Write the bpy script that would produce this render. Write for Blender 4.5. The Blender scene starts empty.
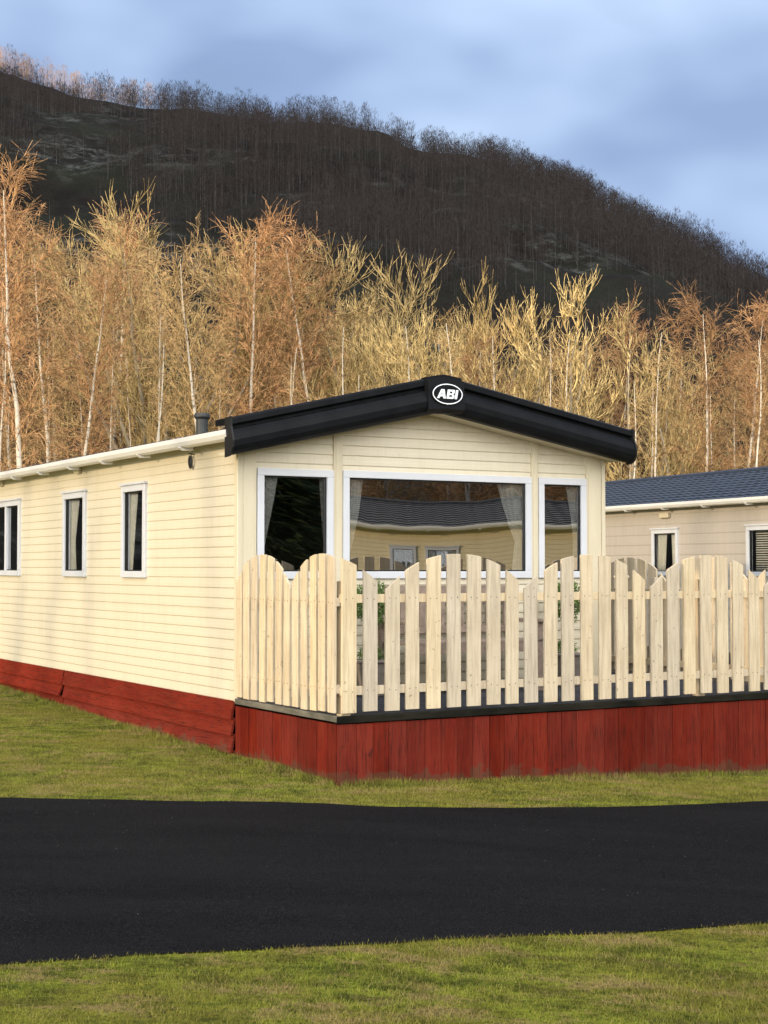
import bpy, math, random
import numpy as np
from mathutils import Vector, Matrix
R = math.radians
SC = bpy.context.scene

# ------------------------------------------------------------------ camera, light, exposure
cam = bpy.data.cameras.new('camera'); cam_o = bpy.data.objects.new('camera', cam)
SC.collection.objects.link(cam_o)
cam.sensor_fit = 'VERTICAL'; cam.sensor_height = 36.0; cam.lens = 36.0 * 1520 / 1024
cam.clip_start = 0.1; cam.clip_end = 4000
cam_o.location = (0, 0, 1.6); cam_o.rotation_euler = (R(90 + 2.1), 0, 0)
SC.camera = cam_o

SUN = Vector((-0.875, -0.485, 0.0)).normalized()      # horizontal direction towards the sun
ELEV = R(11)
sun_dir = Vector((SUN.x * math.cos(ELEV), SUN.y * math.cos(ELEV), math.sin(ELEV)))
sl = bpy.data.lights.new('sun', 'SUN'); sl.energy = 2.7; sl.angle = R(1.2); sl.color = (1.0, 0.78, 0.50)
so = bpy.data.objects.new('sun', sl); SC.collection.objects.link(so)
so.rotation_euler = sun_dir.to_track_quat('Z', 'Y').to_euler(); so.location = (-30, -20, 20)

W = bpy.data.worlds.new('World'); SC.world = W; W.use_nodes = True
nt = W.node_tree; nt.nodes.clear()
def wn(t, **k):
    n = nt.nodes.new(t)
    for a, b in k.items(): setattr(n, a, b)
    return n
wo = wn('ShaderNodeOutputWorld'); bg = wn('ShaderNodeBackground')
sky = wn('ShaderNodeTexSky', sky_type='NISHITA', sun_disc=False)
sky.sun_elevation = ELEV; sky.sun_rotation = math.atan2(SUN.x, SUN.y)
sky.air_density = 1.0; sky.dust_density = 0.6; sky.ozone_density = 2.0
tc = wn('ShaderNodeTexCoord'); mp = wn('ShaderNodeMapping'); mp.inputs['Scale'].default_value = (1.5, 1.5, 2.9)
mp.inputs['Location'].default_value = (0.9, 0.2, 0.55)
n1 = wn('ShaderNodeTexNoise'); n1.inputs['Scale'].default_value = 1.5; n1.inputs['Detail'].default_value = 4; n1.inputs['Roughness'].default_value = 0.5
n1.inputs['Distortion'].default_value = 0.4
cr = wn('ShaderNodeValToRGB'); cr.color_ramp.elements[0].position = 0.22; cr.color_ramp.elements[1].position = 0.50
n2 = wn('ShaderNodeTexNoise'); n2.inputs['Scale'].default_value = 2.4; n2.inputs['Detail'].default_value = 3
cc = wn('ShaderNodeValToRGB')
cc.color_ramp.elements[0].position = 0.40; cc.color_ramp.elements[0].color = (2.7, 3.8, 6.1, 1)
cc.color_ramp.elements[1].position = 0.65; cc.color_ramp.elements[1].color = (5.3, 6.8, 9.2, 1)
mx = wn('ShaderNodeMix', data_type='RGBA')
tint = wn('ShaderNodeMix', data_type='RGBA', blend_type='MULTIPLY'); tint.inputs[0].default_value = 1.0
tint.inputs[7].default_value = (1.0, 1.0, 1.0, 1)
L = nt.links.new
L(tc.outputs['Generated'], mp.inputs['Vector']); L(mp.outputs[0], n1.inputs['Vector']); L(mp.outputs[0], n2.inputs['Vector'])
L(n1.outputs['Fac'], cr.inputs[0]); L(n2.outputs['Fac'], cc.inputs[0])
L(sky.outputs[0], tint.inputs[6]); L(tint.outputs[2], mx.inputs[6]); L(cc.outputs[0], mx.inputs[7]); L(cr.outputs[0], mx.inputs[0])
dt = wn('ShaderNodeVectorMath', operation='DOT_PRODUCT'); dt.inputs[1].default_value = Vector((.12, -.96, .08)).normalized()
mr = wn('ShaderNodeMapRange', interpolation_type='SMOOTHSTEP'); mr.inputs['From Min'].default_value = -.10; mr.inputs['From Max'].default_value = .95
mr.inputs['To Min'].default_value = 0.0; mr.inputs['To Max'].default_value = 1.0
# bright lobe added to the sky behind the camera, to fill-light the front wall
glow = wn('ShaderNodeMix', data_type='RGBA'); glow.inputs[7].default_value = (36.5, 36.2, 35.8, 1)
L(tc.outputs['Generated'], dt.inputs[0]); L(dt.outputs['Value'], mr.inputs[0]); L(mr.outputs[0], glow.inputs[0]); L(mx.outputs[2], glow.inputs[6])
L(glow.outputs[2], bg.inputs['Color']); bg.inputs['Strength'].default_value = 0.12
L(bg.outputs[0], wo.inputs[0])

vs = SC.view_settings; vs.view_transform = 'Standard'; vs.look = 'None'; vs.gamma = 1; vs.exposure = 0.0; vs.use_curve_mapping = False
SC.cycles.max_bounces = 8; SC.cycles.transparent_max_bounces = 16; SC.cycles.use_denoising = True; SC.cycles.denoising_prefilter = 'ACCURATE'

# ------------------------------------------------------------------ helpers
def link(o, parent=None):
    SC.collection.objects.link(o)
    if parent is not None: o.parent = parent
    return o
def tag(o, label=None, cat=None, group=None, kind=None):
    if label: o['label'] = label
    if cat: o['category'] = cat
    if group: o['group'] = group
    if kind: o['kind'] = kind
    return o
def empty(name, loc, rz=0, scale=1):
    o = bpy.data.objects.new(name, None); link(o); o.location = loc; o.rotation_euler = (0, 0, rz)
    o.scale = (scale,) * 3; o.empty_display_size = .2
    return o
def np_mesh(name, V, F, mats=(), smooth=False, matidx=None, rnd=None):
    V = np.asarray(V, dtype=np.float32); F = np.asarray(F, dtype=np.int32)
    me = bpy.data.meshes.new(name); k = F.shape[1]
    me.vertices.add(len(V)); me.vertices.foreach_set('co', V.ravel())
    me.loops.add(F.size); me.loops.foreach_set('vertex_index', F.ravel())
    me.polygons.add(len(F)); me.polygons.foreach_set('loop_start', np.arange(0, F.size, k, dtype=np.int32))
    me.polygons.foreach_set('loop_total', np.full(len(F), k, dtype=np.int32))
    for m in mats: me.materials.append(m)
    if matidx is not None: me.polygons.foreach_set('material_index', np.asarray(matidx, dtype=np.int32))
    if smooth: me.polygons.foreach_set('use_smooth', np.ones(len(F), dtype=bool))
    me.update(calc_edges=True); me.validate()
    if rnd is not None:
        a = me.attributes.new('rnd', 'FLOAT', 'FACE'); a.data.foreach_set('value', np.asarray(rnd, dtype=np.float32))
    return me
class MB:
    """collects polygons; every face carries a random value per piece"""
    def __init__(s): s.v = []; s.f = []; s.r = []; s.cur = 0.5
    def rnd(s, x=None): s.cur = random.random() if x is None else x
    def poly(s, pts):
        i = len(s.v); s.v += [tuple(p) for p in pts]; s.f.append(tuple(range(i, i + len(pts)))); s.r.append(s.cur)
    def hexa(s, b, t):
        i = len(s.v); s.v += [tuple(p) for p in b] + [tuple(p) for p in t]
        for q in ((3, 2, 1, 0), (4, 5, 6, 7), (0, 1, 5, 4), (1, 2, 6, 5), (2, 3, 7, 6), (3, 0, 4, 7)):
            s.f.append(tuple(i + k for k in q)); s.r.append(s.cur)
    def box(s, x0, x1, y0, y1, z0, z1):
        s.hexa([(x0, y0, z0), (x1, y0, z0), (x1, y1, z0), (x0, y1, z0)], [(x0, y0, z1), (x1, y0, z1), (x1, y1, z1), (x0, y1, z1)])
    def tube(s, pts, r, n=8, cap=True):
        pts = [Vector(p) for p in pts]; rs = r if isinstance(r, (list, tuple)) else [r] * len(pts)
        rings = []
        for k, p in enumerate(pts):
            d = (pts[min(k + 1, len(pts) - 1)] - pts[max(k - 1, 0)]).normalized()
            up = Vector((0, 0, 1)) if abs(d.z) < .9 else Vector((1, 0, 0))
            a = d.cross(up).normalized(); b = d.cross(a)
            i = len(s.v); s.v += [tuple(p + a * math.cos(2 * math.pi * j / n) * rs[k] + b * math.sin(2 * math.pi * j / n) * rs[k]) for j in range(n)]
            rings.append(i)
        for a, b in zip(rings, rings[1:]):
            for j in range(n):
                s.f.append((a + j, b + j, b + (j + 1) % n, a + (j + 1) % n)); s.r.append(s.cur)
        if cap:
            s.f.append(tuple(rings[0] + j for j in range(n))); s.r.append(s.cur)
            s.f.append(tuple(rings[-1] + n - 1 - j for j in range(n))); s.r.append(s.cur)
    def prism(s, prof, a, b):
        """profile points -> 3-D by functions a(p), b(p) for the two ends"""
        n = len(prof); i = len(s.v)
        s.v += [tuple(a(p)) for p in prof] + [tuple(b(p)) for p in prof]
        for j in range(n):
            s.f.append((i + j, i + (j + 1) % n, i + n + (j + 1) % n, i + n + j)); s.r.append(s.cur)
        s.f.append(tuple(i + n - 1 - j for j in range(n))); s.r.append(s.cur)
        s.f.append(tuple(i + n + j for j in range(n))); s.r.append(s.cur)
    def build(s, name, mat, parent=None, bevel=0, smooth=False, loc=None):
        me = bpy.data.meshes.new(name); me.from_pydata(s.v, [], s.f)
        me.materials.append(mat); me.validate(); 
        if len(me.polygons) == len(s.r):
            a = me.attributes.new('rnd', 'FLOAT', 'FACE'); a.data.foreach_set('value', s.r)
        if smooth:
            for p in me.polygons: p.use_smooth = True
        me.update()
        o = bpy.data.objects.new(name, me); link(o, parent)
        if loc: o.location = loc
        if bevel:
            m = o.modifiers.new('bevel', 'BEVEL'); m.width = bevel; m.segments = 2; m.limit_method = 'ANGLE'; m.angle_limit = R(40)
        return o

# ------------------------------------------------------------------ materials
class NT:
    def __init__(s, name):
        s.m = bpy.data.materials.new(name); s.m.use_nodes = True; s.t = s.m.node_tree; s.t.nodes.clear()
        s.out = s.n('ShaderNodeOutputMaterial')
    def n(s, t, **k):
        n = s.t.nodes.new(t)
        for a, b in k.items(): setattr(n, a, b)
        return n
    def l(s, a, b): s.t.links.new(a, b)
    def coord(s, which='Object', scale=(1, 1, 1)):
        c = s.n('ShaderNodeTexCoord'); m = s.n('ShaderNodeMapping'); m.inputs['Scale'].default_value = scale
        s.l(c.outputs[which], m.inputs['Vector']); return m.outputs[0]
    def noise(s, v, scale, detail=4, rough=.5, w=None, dist=0):
        n = s.n('ShaderNodeTexNoise'); n.inputs['Scale'].default_value = scale; n.inputs['Detail'].default_value = detail
        n.inputs['Roughness'].default_value = rough; n.inputs['Distortion'].default_value = dist
        if w is not None: n.noise_dimensions = '4D'; s.l(w, n.inputs['W'])
        s.l(v, n.inputs['Vector']); return n.outputs['Fac']
    def ramp(s, fac, stops):
        r = s.n('ShaderNodeValToRGB'); e = r.color_ramp.elements
        while len(e) < len(stops): e.new(.5)
        for q, (p, c) in zip(e, stops):
            q.position = p; q.color = (*c, 1) if isinstance(c, (tuple, list)) else (c, c, c, 1)
        s.l(fac, r.inputs[0]); return r.outputs[0]
    def mix(s, fac, a, b, mode='MIX'):
        m = s.n('ShaderNodeMix', data_type='RGBA', blend_type=mode)
        for i, x in ((0, fac), (6, a), (7, b)):
            if isinstance(x, (int, float)): m.inputs[i].default_value = x if i == 0 else (x, x, x, 1)
            elif isinstance(x, (tuple, list)): m.inputs[i].default_value = (*x, 1)
            else: s.l(x, m.inputs[i])
        return m.outputs[2]
    def math(s, op, a, b=0):
        m = s.n('ShaderNodeMath', operation=op)
        for i, x in ((0, a), (1, b)):
            if isinstance(x, (int, float)): m.inputs[i].default_value = x
            else: s.l(x, m.inputs[i])
        return m.outputs[0]
    def attr(s, name):
        a = s.n('ShaderNodeAttribute', attribute_name=name); return a.outputs['Fac']
    def objrand(s): return s.n('ShaderNodeObjectInfo').outputs['Random']
    def pbr(s, col, rough=.6, bump=None, bstr=.3, bdist=.01, metal=0, spec=.5, trans=None):
        p = s.n('ShaderNodeBsdfPrincipled')
        for k, x in (('Base Color', col), ('Roughness', rough), ('Metallic', metal), ('Specular IOR Level', spec)):
            if isinstance(x, (int, float)): p.inputs[k].default_value = x
            elif isinstance(x, (tuple, list)): p.inputs[k].default_value = (*x, 1)
            else: s.l(x, p.inputs[k])
        if bump is not None:
            b = s.n('ShaderNodeBump'); b.inputs['Strength'].default_value = bstr; b.inputs['Distance'].default_value = bdist
            s.l(bump, b.inputs['Height']); s.l(b.outputs[0], p.inputs['Normal'])
        s.l(p.outputs[0], s.out.inputs[0]); return s.m

def m_siding(name, col, dirt):
    k = NT(name); v = k.coord('Object', (1, 1, 1)); v2 = k.coord('Object', (3, 3, .35))
    a = k.noise(v, 1.2, 5, .6); b = k.noise(v2, 4, 5, .6)
    f = k.math('MULTIPLY', a, b)
    c = k.mix(k.ramp(f, [(.18, 0.0), (.42, 1.0)]), col, dirt)
    c = k.mix(k.math('MULTIPLY', k.ramp(k.noise(v2, 22, 3, .6), [(.55, 0.0), (.75, 1.0)]), .18), c, (.30, .26, .18))
    return k.pbr(c, k.ramp(a, [(.3, .36), (.7, .55)]), k.noise(v, 45, 2), .06, .004)
M = {}
M['cream'] = m_siding('cream_cladding', (.62, .555, .415), (.575, .51, .37))
M['cream_sunny'] = m_siding('cream_cladding_sunny', (.78, .66, .42), (.72, .60, .37))  # lighter copy of the cream, with extra sunlight put into its colour
M['cream_trim'] = m_siding('cream_trim', (.60, .53, .38), (.54, .475, .33))
M['taupe'] = m_siding('taupe_cladding', (.43, .385, .33), (.385, .345, .295))
def m_simple(name, col, rough=.5, nscale=8, var=.12, **kw):
    k = NT(name); v = k.coord('Object'); a = k.noise(v, nscale, 5, .6)
    lo = tuple(c * (1 - var) for c in col); hi = tuple(min(1, c * (1 + var)) for c in col)
    return k.pbr(k.mix(k.ramp(a, [(.3, 0.0), (.7, 1.0)]), lo, hi), rough, k.noise(v, nscale * 6, 2), .1, .002, **kw)
M['white'] = m_simple('white_plastic', (.56, .57, .59), .3, 3, .04)
M['gutter'] = m_simple('white_gutter', (.68, .66, .62), .35, 2, .06)
M['fascia'] = m_simple('black_plastic', (.008, .0085, .0095), .42, 5, .25, spec=.07)
M['fascia_cap'] = m_simple('charcoal_plastic', (.014, .0135, .013), .5, 5, .2, spec=.2)
M['blackrubber'] = m_simple('black_rubber', (.012, .012, .012), .5)
M['letter'] = m_simple('white_letter', (.85, .87, .88), .35, 3, .03)
M['interior'] = m_simple('dark_interior', (.06, .045, .032), .8, 2, .2)
M['fabric'] = m_simple('curtain_fabric', (.86, .85, .80), .9, 12, .1)
M['rooftile'] = m_simple('blue_black_tile', (.020, .027, .042), .45, 6, .35)
M['rooftile2'] = m_simple('charcoal_tile', (.018, .018, .019), .6, 6, .35)
M['flue'] = m_simple('dark_flue', (.025, .028, .026), .6, 6, .3)
M['pot'] = m_simple('grey_pot', (.17, .145, .12), .7, 9, .25)
M['stem'] = m_simple('brown_stem', (.10, .07, .04), .8)
M['bush'] = m_simple('topiary_leaf', (.075, .13, .020), .6, 30, .5)
M['bench'] = m_simple('grey_weathered_bench', (.22, .165, .125), .8, 14, .3)
M['brick'] = m_simple('brown_skirting', (.10, .075, .06), .8, 5, .4)
def m_glass(name='window_glass', base=.48):
    k = NT(name); v = k.coord('Object')
    g = k.n('ShaderNodeBsdfGlossy'); g.inputs['Roughness'].default_value = 0.005; g.inputs['Color'].default_value = (.95, .96, .97, 1)
    b = k.n('ShaderNodeBump'); b.inputs['Strength'].default_value = .25; b.inputs['Distance'].default_value = .004
    k.l(k.noise(v, 1.6, 1), b.inputs['Height']); k.l(b.outputs[0], g.inputs['Normal'])
    t = k.n('ShaderNodeBsdfTransparent'); t.inputs['Color'].default_value = (.84, .86, .85, 1)
    fr = k.n('ShaderNodeFresnel'); fr.inputs['IOR'].default_value = 1.5
    fac = k.math('MINIMUM', k.math('ADD', k.math('MULTIPLY', fr.outputs[0], 1.6), base), 1.0)
    m = k.n('ShaderNodeMixShader'); k.l(fac, m.inputs[0]); k.l(t.outputs[0], m.inputs[1]); k.l(g.outputs[0], m.inputs[2])
    k.l(m.outputs[0], k.out.inputs[0]); return k.m
M['glass'] = m_glass(); M['glass_side'] = m_glass('side_window_glass', .13)
def m_picket():
    k = NT('cream_painted_picket'); w = k.math('MULTIPLY', k.objrand(), 40.0)
    v = k.coord('Object', (1, 1, 1)); vs_ = k.coord('Object', (9, 9, .55))
    big = k.noise(v, 2.2, 4, .6, w); grain = k.noise(vs_, 5, 6, .65, w); spots = k.noise(v, 26, 3, .6, w)
    c = k.mix(k.ramp(big, [(.35, 0.0), (.68, 1.0)]), (.60, .50, .345), (.50, .405, .27))
    c = k.mix(k.math('MULTIPLY', k.ramp(grain, [(.45, 0.0), (.68, 1.0)]), .58), c, (.28, .21, .14))
    c = k.mix(k.math('MULTIPLY', k.ramp(spots, [(.65, 0.0), (.71, 1.0)]), .65), c, (.13, .09, .05))
    hsv = k.n('ShaderNodeHueSaturation'); k.l(c, hsv.inputs['Color'])
    k.l(k.math('ADD', k.math('MULTIPLY', k.objrand(), .24), .88), hsv.inputs['Value'])
    k.l(k.math('ADD', k.math('MULTIPLY', k.objrand(), .3), .85), hsv.inputs['Saturation'])
    return k.pbr(hsv.outputs[0], .75, grain, .35, .004, spec=.25)
M['picket'] = m_picket()
def m_red(name, dark, light, axis):
    k = NT(name); sc = (9, 9, .5) if axis == 'z' else (.5, .5, 9)
    v = k.coord('Object'); vs_ = k.coord('Object', sc); r = k.attr('rnd')
    w = k.math('MULTIPLY', r, 30.0)
    grain = k.noise(vs_, 4, 6, .7, w); big = k.noise(v, 1.7, 5, .65); sp = k.noise(vs_, 12, 3, .6, w)
    c = k.mix(k.ramp(big, [(.3, 0.0), (.7, 1.0)]), dark, light)
    c = k.mix(k.math('MULTIPLY', k.ramp(grain, [(.45, 0.0), (.72, 1.0)]), .6), c, (.21, .045, .026))
    c = k.mix(k.math('MULTIPLY', k.ramp(sp, [(.52, 0.0), (.66, 1.0)]), .75), c, (.045, .014, .010))
    kn = k.noise(v, 7, 2, .5, w)
    c = k.mix(k.math('MULTIPLY', k.ramp(kn, [(.70, 0.0), (.745, 1.0)]), .7), c, (.05, .015, .010))
    gm = k.n('ShaderNodeSeparateXYZ'); k.l(v, gm.inputs[0])
    mud = k.math('ADD', k.math('ADD', k.math('ADD', gm.outputs[2], .12), k.math('MULTIPLY', gm.outputs[0], .045)), k.math('MULTIPLY', k.noise(v, 6, 4, .7), -.34))
    c = k.mix(k.ramp(mud, [(-.0, .5), (.022, 0.0)]), c, (.085, .06, .035))
    hsv = k.n('ShaderNodeHueSaturation'); k.l(c, hsv.inputs['Color'])
    k.l(k.math('ADD', k.math('MULTIPLY', r, .26), .66), hsv.inputs['Value'])
    k.l(k.math('ADD', k.math('MULTIPLY', k.math('FRACT', k.math('MULTIPLY', r, 7.3)), .05), 1.0), hsv.inputs['Saturation'])
    return k.pbr(hsv.outputs[0], .72, grain, .5, .006, spec=.05)
M['red_v'] = m_red('red_stained_boards', (.115, .014, .009), (.19, .025, .015), 'z')
M['red_h'] = m_red('red_stained_planks', (.13, .017, .010), (.21, .030, .018), 'x')
def m_wood(name, a, b, sc, rough=.8):
    k = NT(name); v = k.coord('Object', sc); v1 = k.coord('Object')
    g = k.noise(v, 4, 6, .65); n = k.noise(v1, 3, 4, .6)
    return k.pbr(k.mix(k.ramp(k.math('MULTIPLY', g, n), [(.15, 0.0), (.38, 1.0)]), a, b), rough, g, .3, .004, spec=.08)
M['trim_dark'] = m_wood('dark_weathered_board', (.005, .005, .0035), (.020, .018, .012), (1, 9, 9))  # near-black weathered board for the front edge of the deck
M['trim_grey'] = m_wood('grey_sunlit_board', (.085, .08, .062), (.19, .17, .13), (9, 1, 9))  # lighter copy of the edge board; its sunlight is put into the colour
M['deckboard'] = m_wood('slate_grey_decking', (.035, .036, .042), (.075, .075, .082), (9, 1, 9))
def m_grass(blade):
    k = NT('grass_blades' if blade else 'lawn_turf'); v = k.coord('Object'); vs_ = k.coord('Object', (1, 2.0, 1))
    big = k.noise(v, .7, 4, .6); mid = k.noise(vs_, 4.2, 7, .78); fine = k.noise(v, 38, 4, .75); pat = k.noise(vs_, 1.9, 6, .8)
    c = k.mix(k.ramp(mid, [(.41, 0.0), (.58, 1.0)]), (.032, .044, .005), (.185, .21, .022))
    c = k.mix(k.ramp(big, [(.40, 0.0), (.62, .7)]), c, (.160, .142, .022))
    c = k.mix(k.ramp(pat, [(.52, 0.0), (.60, .9)]), c, (.225, .165, .065))
    c = k.mix(k.ramp(pat, [(.36, .85), (.45, 0.0)]), c, (.042, .058, .008))
    if blade:
        r = k.attr('rnd'); c = k.mix(k.ramp(r, [(0.0, 0.0), (.75, .25), (.93, .4), (1.0, 1.0)]), c, (.24, .205, .075))
        return k.pbr(c, .8, spec=.08)
    c = k.mix(k.ramp(fine, [(.36, .85), (.52, 0.0)]), c, (.020, .024, .004))
    return k.pbr(c, .9, fine, .8, .02, spec=.05)
M['turf'] = m_grass(False); M['blade'] = m_grass(True)
def m_asphalt():
    k = NT('black_asphalt'); v = k.coord('Object'); vl = k.coord('Object', (.35, 1.6, 1))
    f = k.noise(v, 120, 3, .7); mid = k.noise(vl, 1.6, 5, .6)
    vo = k.n('ShaderNodeTexVoronoi'); vo.inputs['Scale'].default_value = 85; k.l(v, vo.inputs['Vector'])
    c = k.mix(k.ramp(mid, [(.3, 0.0), (.7, 1.0)]), (.0032, .0033, .0039), (.0085, .0083, .0086))
    c = k.mix(k.ramp(f, [(.49, 0.0), (.62, 1.0)]), c, (.024, .023, .023))
    vo2 = k.n('ShaderNodeTexVoronoi'); vo2.inputs['Scale'].default_value = 7.0; k.l(v, vo2.inputs['Vector'])
    c = k.mix(k.ramp(vo2.outputs['Distance'], [(.022, 1.0), (.034, 0.0)]), c, (.20, .18, .14))
    return k.pbr(c, k.ramp(f, [(.3, .75), (.7, .95)]), vo.outputs['Distance'], .55, .006, spec=.02)
M['asphalt'] = m_asphalt()
def m_hill():
    k = NT('heather_and_rock'); v = k.coord('Object', (1, 1, 1.6)); r = k.attr('rnd')
    a = k.noise(v, .05, 6, .65); b = k.noise(v, .22, 6, .72)
    c = k.mix(k.ramp(b, [(.3, 0.0), (.7, 1.0)]), (.0045, .0038, .0034), (.013, .010, .008))
    c = k.mix(k.ramp(a, [(.42, 0.0), (.62, .6)]), c, (.016, .018, .010))
    rk = k.math('MULTIPLY', k.ramp(k.noise(v, .30, 7, .8), [(.49, 0.0), (.60, 1.0)]), k.ramp(k.noise(v, .032, 3, .5), [(.49, 0.0), (.58, 1.0)]))
    c = k.mix(rk, c, (.068, .070, .062))
    return k.pbr(c, .95, b, 1.0, 1.2, spec=.1)
M['hill'] = m_hill()
def m_bark(name, pale, dark, band=True):
    k = NT(name); v = k.coord('Object', (1, 1, 3.2 if band else .6)); w = k.math('MULTIPLY', k.objrand(), 20.0)
    a = k.noise(v, 2.6, 5, .7, w)
    return k.pbr(k.mix(k.ramp(a, [(.36, 1.0), (.46, 0.0)]), pale, dark), .8, a, .3, .01)
M['birch_bark'] = m_bark('birch_bark', (.56, .49, .38), (.12, .095, .07))
M['grey_bark'] = m_bark('grey_bark', (.30, .25, .17), (.11, .085, .055), False)
M['hill_bark'] = m_bark('hill_birch_bark', (.05, .045, .039), (.018, .015, .012))
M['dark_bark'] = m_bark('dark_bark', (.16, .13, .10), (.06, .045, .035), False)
def m_twig(name, a, b, lively=False):
    k = NT(name); r = k.objrand(); v = k.coord('Object')
    c = k.mix(k.noise(v, .8, 3), a, b)
    if lively: c = k.mix(k.ramp(k.noise(v, 5.5, 3, .6), [(.43, .85), (.54, 0.0)]), c, tuple(q * .22 for q in a))
    hsv = k.n('ShaderNodeHueSaturation'); k.l(c, hsv.inputs['Color']); k.l(k.math('ADD', k.math('MULTIPLY', r, .5), .75), hsv.inputs['Value'])
    return k.pbr(hsv.outputs[0], .75, spec=.25)
M['twig_russet'] = m_twig('russet_twigs', (.53, .275, .12), (.66, .385, .175), True)
M['twig_gold'] = m_twig('golden_twigs', (.66, .455, .165), (.78, .585, .27), True)
M['twig_tan'] = m_twig('tan_twigs', (.54, .34, .14), (.68, .455, .21), True)
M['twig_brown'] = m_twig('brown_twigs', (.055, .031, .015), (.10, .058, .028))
M['twig_shade'] = m_twig('shaded_purple_brown_twigs', (.018, .0125, .010), (.029, .020, .015))  # hill twigs, with the shade put into their dark colour
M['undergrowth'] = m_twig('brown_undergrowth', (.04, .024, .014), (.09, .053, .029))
M['needle'] = m_twig('conifer_needles', (.014, .026, .008), (.035, .055, .014))

# ------------------------------------------------------------------ terrain
rng = np.random.default_rng(7)
def sstep(a, b, x):
    t = np.clip((x - a) / (b - a), 0, 1); return t * t * (3 - 2 * t)
def G(x, y):
    x = np.asarray(x, float); y = np.asarray(y, float)
    t = (x + .2 + np.sqrt((x + .2) ** 2 + 1.0)) / 2; r = -.45 * (1 - np.exp(-t / 5.3)) + .012
    left = .02 * np.clip(y - 13, 0, 8) * sstep(.5, -1.5, x)
    return r + left
def vnoise(x, y, seed=0):
    """smooth value noise"""
    xi = np.floor(x).astype(int); yi = np.floor(y).astype(int); fx = x - xi; fy = y - yi
    fx = fx * fx * (3 - 2 * fx); fy = fy * fy * (3 - 2 * fy)
    def h(a, b):
        s = np.sin(a * 127.1 + b * 311.7 + seed * 74.7) * 43758.5453; return s - np.floor(s)
    return (h(xi, yi) * (1 - fx) + h(xi + 1, yi) * fx) * (1 - fy) + (h(xi, yi + 1) * (1 - fx) + h(xi + 1, yi + 1) * fx) * fy
def fbm(x, y, o=5, seed=0):
    s = 0; a = .5
    for i in range(o): s = s + a * (vnoise(x, y, seed + i) - .5); x = x * 2.03; y = y * 2.03; a *= .5
    return s
CREST_Y = 330.0
cx = np.array([-400, -200, -120, -83, -62, -31, -12, 0, 4, 9, 17, 25, 39, 56, 69, 83, 105, 150, 260, 500.])
cz = np.array([120, 125, 116, 110, 103, 99, 99.5, 97, 94.5, 93.2, 93, 90.5, 85, 75, 66, 57, 44, 28, 8, 0.])
def Hill(x, y):
    x = np.asarray(x, float); y = np.asarray(y, float)
    # the wooded main hill behind the park
    c = np.interp(x * CREST_Y / np.maximum(y, 140) * .55 + x * .45, cx, cz)
    t = np.clip((y - 92) / (CREST_Y - 92), 0, 1.0)
    p = .62 * t + .38 * np.sin(t * math.pi / 2) ** 1.3
    h = c * p - np.clip(y - CREST_Y, 0, 400) * .06
    rough = fbm(x / 34, y / 34, 5, 3) * 15 + fbm(x / 9, y / 9, 4, 11) * 3.6
    h = h + rough * sstep(95, 150, y) * (1 - .80 * sstep(270, CREST_Y, y))
    # an unseen higher shoulder, added on the left to keep the slope in shade
    q = -SUN.x * y + SUN.y * x            # across the sun's direction
    a = -(SUN.x * x + SUN.y * y)          # along it
    ridge = np.interp(q, [66, 80, 110, 200, 262, 292, 340, 420], [0, 60, 120, 178, 205, 176, 148, 120])
    ridge = ridge * np.exp(-((a + 205) / 80.0) ** 2) + fbm(x / 30, y / 30, 4, 9) * 10 * sstep(70, 110, q) * np.exp(-((a + 205) / 90.0) ** 2)
    east = 17 * sstep(48, 95, x) * sstep(120, 60, y) * sstep(-110, -60, y) * (1 + .3 * fbm(x / 20, y / 20, 3, 41))
    return np.maximum(np.maximum(np.where(y > 92, h, 0), np.where(q > 66, ridge, 0)), east)
def ground_z(x, y): return G(x, y)

def grid_faces(nx, ny):
    i = np.arange(nx - 1)[:, None] * ny + np.arange(ny - 1)[None, :]; i = i.ravel()
    return np.stack([i, i + ny, i + ny + 1, i + 1], 1)
def sheet(xs, ys, zf):
    X, Y = np.meshgrid(xs, ys, indexing='ij'); Z = zf(X, Y)
    return np.stack([X.ravel(), Y.ravel(), Z.ravel()], 1), grid_faces(len(xs), len(ys))
gx = np.unique(np.concatenate([np.linspace(-900, -40, 14), np.linspace(-40, -6, 20), np.linspace(-6, 6, 90), np.linspace(6, 40, 24), np.linspace(40, 900, 14)]))
gy = np.unique(np.concatenate([np.linspace(-700, -10, 12), np.linspace(-10, 4, 12), np.linspace(4, 22, 110), np.linspace(22, 90, 24), np.linspace(90, 1500, 16)]))
def gz(x, y): return G(x, y) + .022 * fbm(x * 1.3, y * 1.3, 3, 2) * sstep(25, 15, np.abs(y - 12))
V, F = sheet(gx, gy, gz)
g = link(bpy.data.objects.new('ground', np_mesh('ground', V, F, [M['turf']], True))); tag(g, kind='structure')
hx = np.unique(np.concatenate([np.linspace(-520, -130, 60), np.linspace(-130, 150, 125), np.linspace(150, 600, 40)]))
hy = np.unique(np.concatenate([np.linspace(-120, 90, 45), np.linspace(90, 345, 125), np.linspace(345, 800, 16)]))
V, F = sheet(hx, hy, lambda x, y: Hill(x, y) - .6)
h = link(bpy.data.objects.new('hills', np_mesh('hills', V, F, [M['hill']], True))); tag(h, kind='structure')

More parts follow.
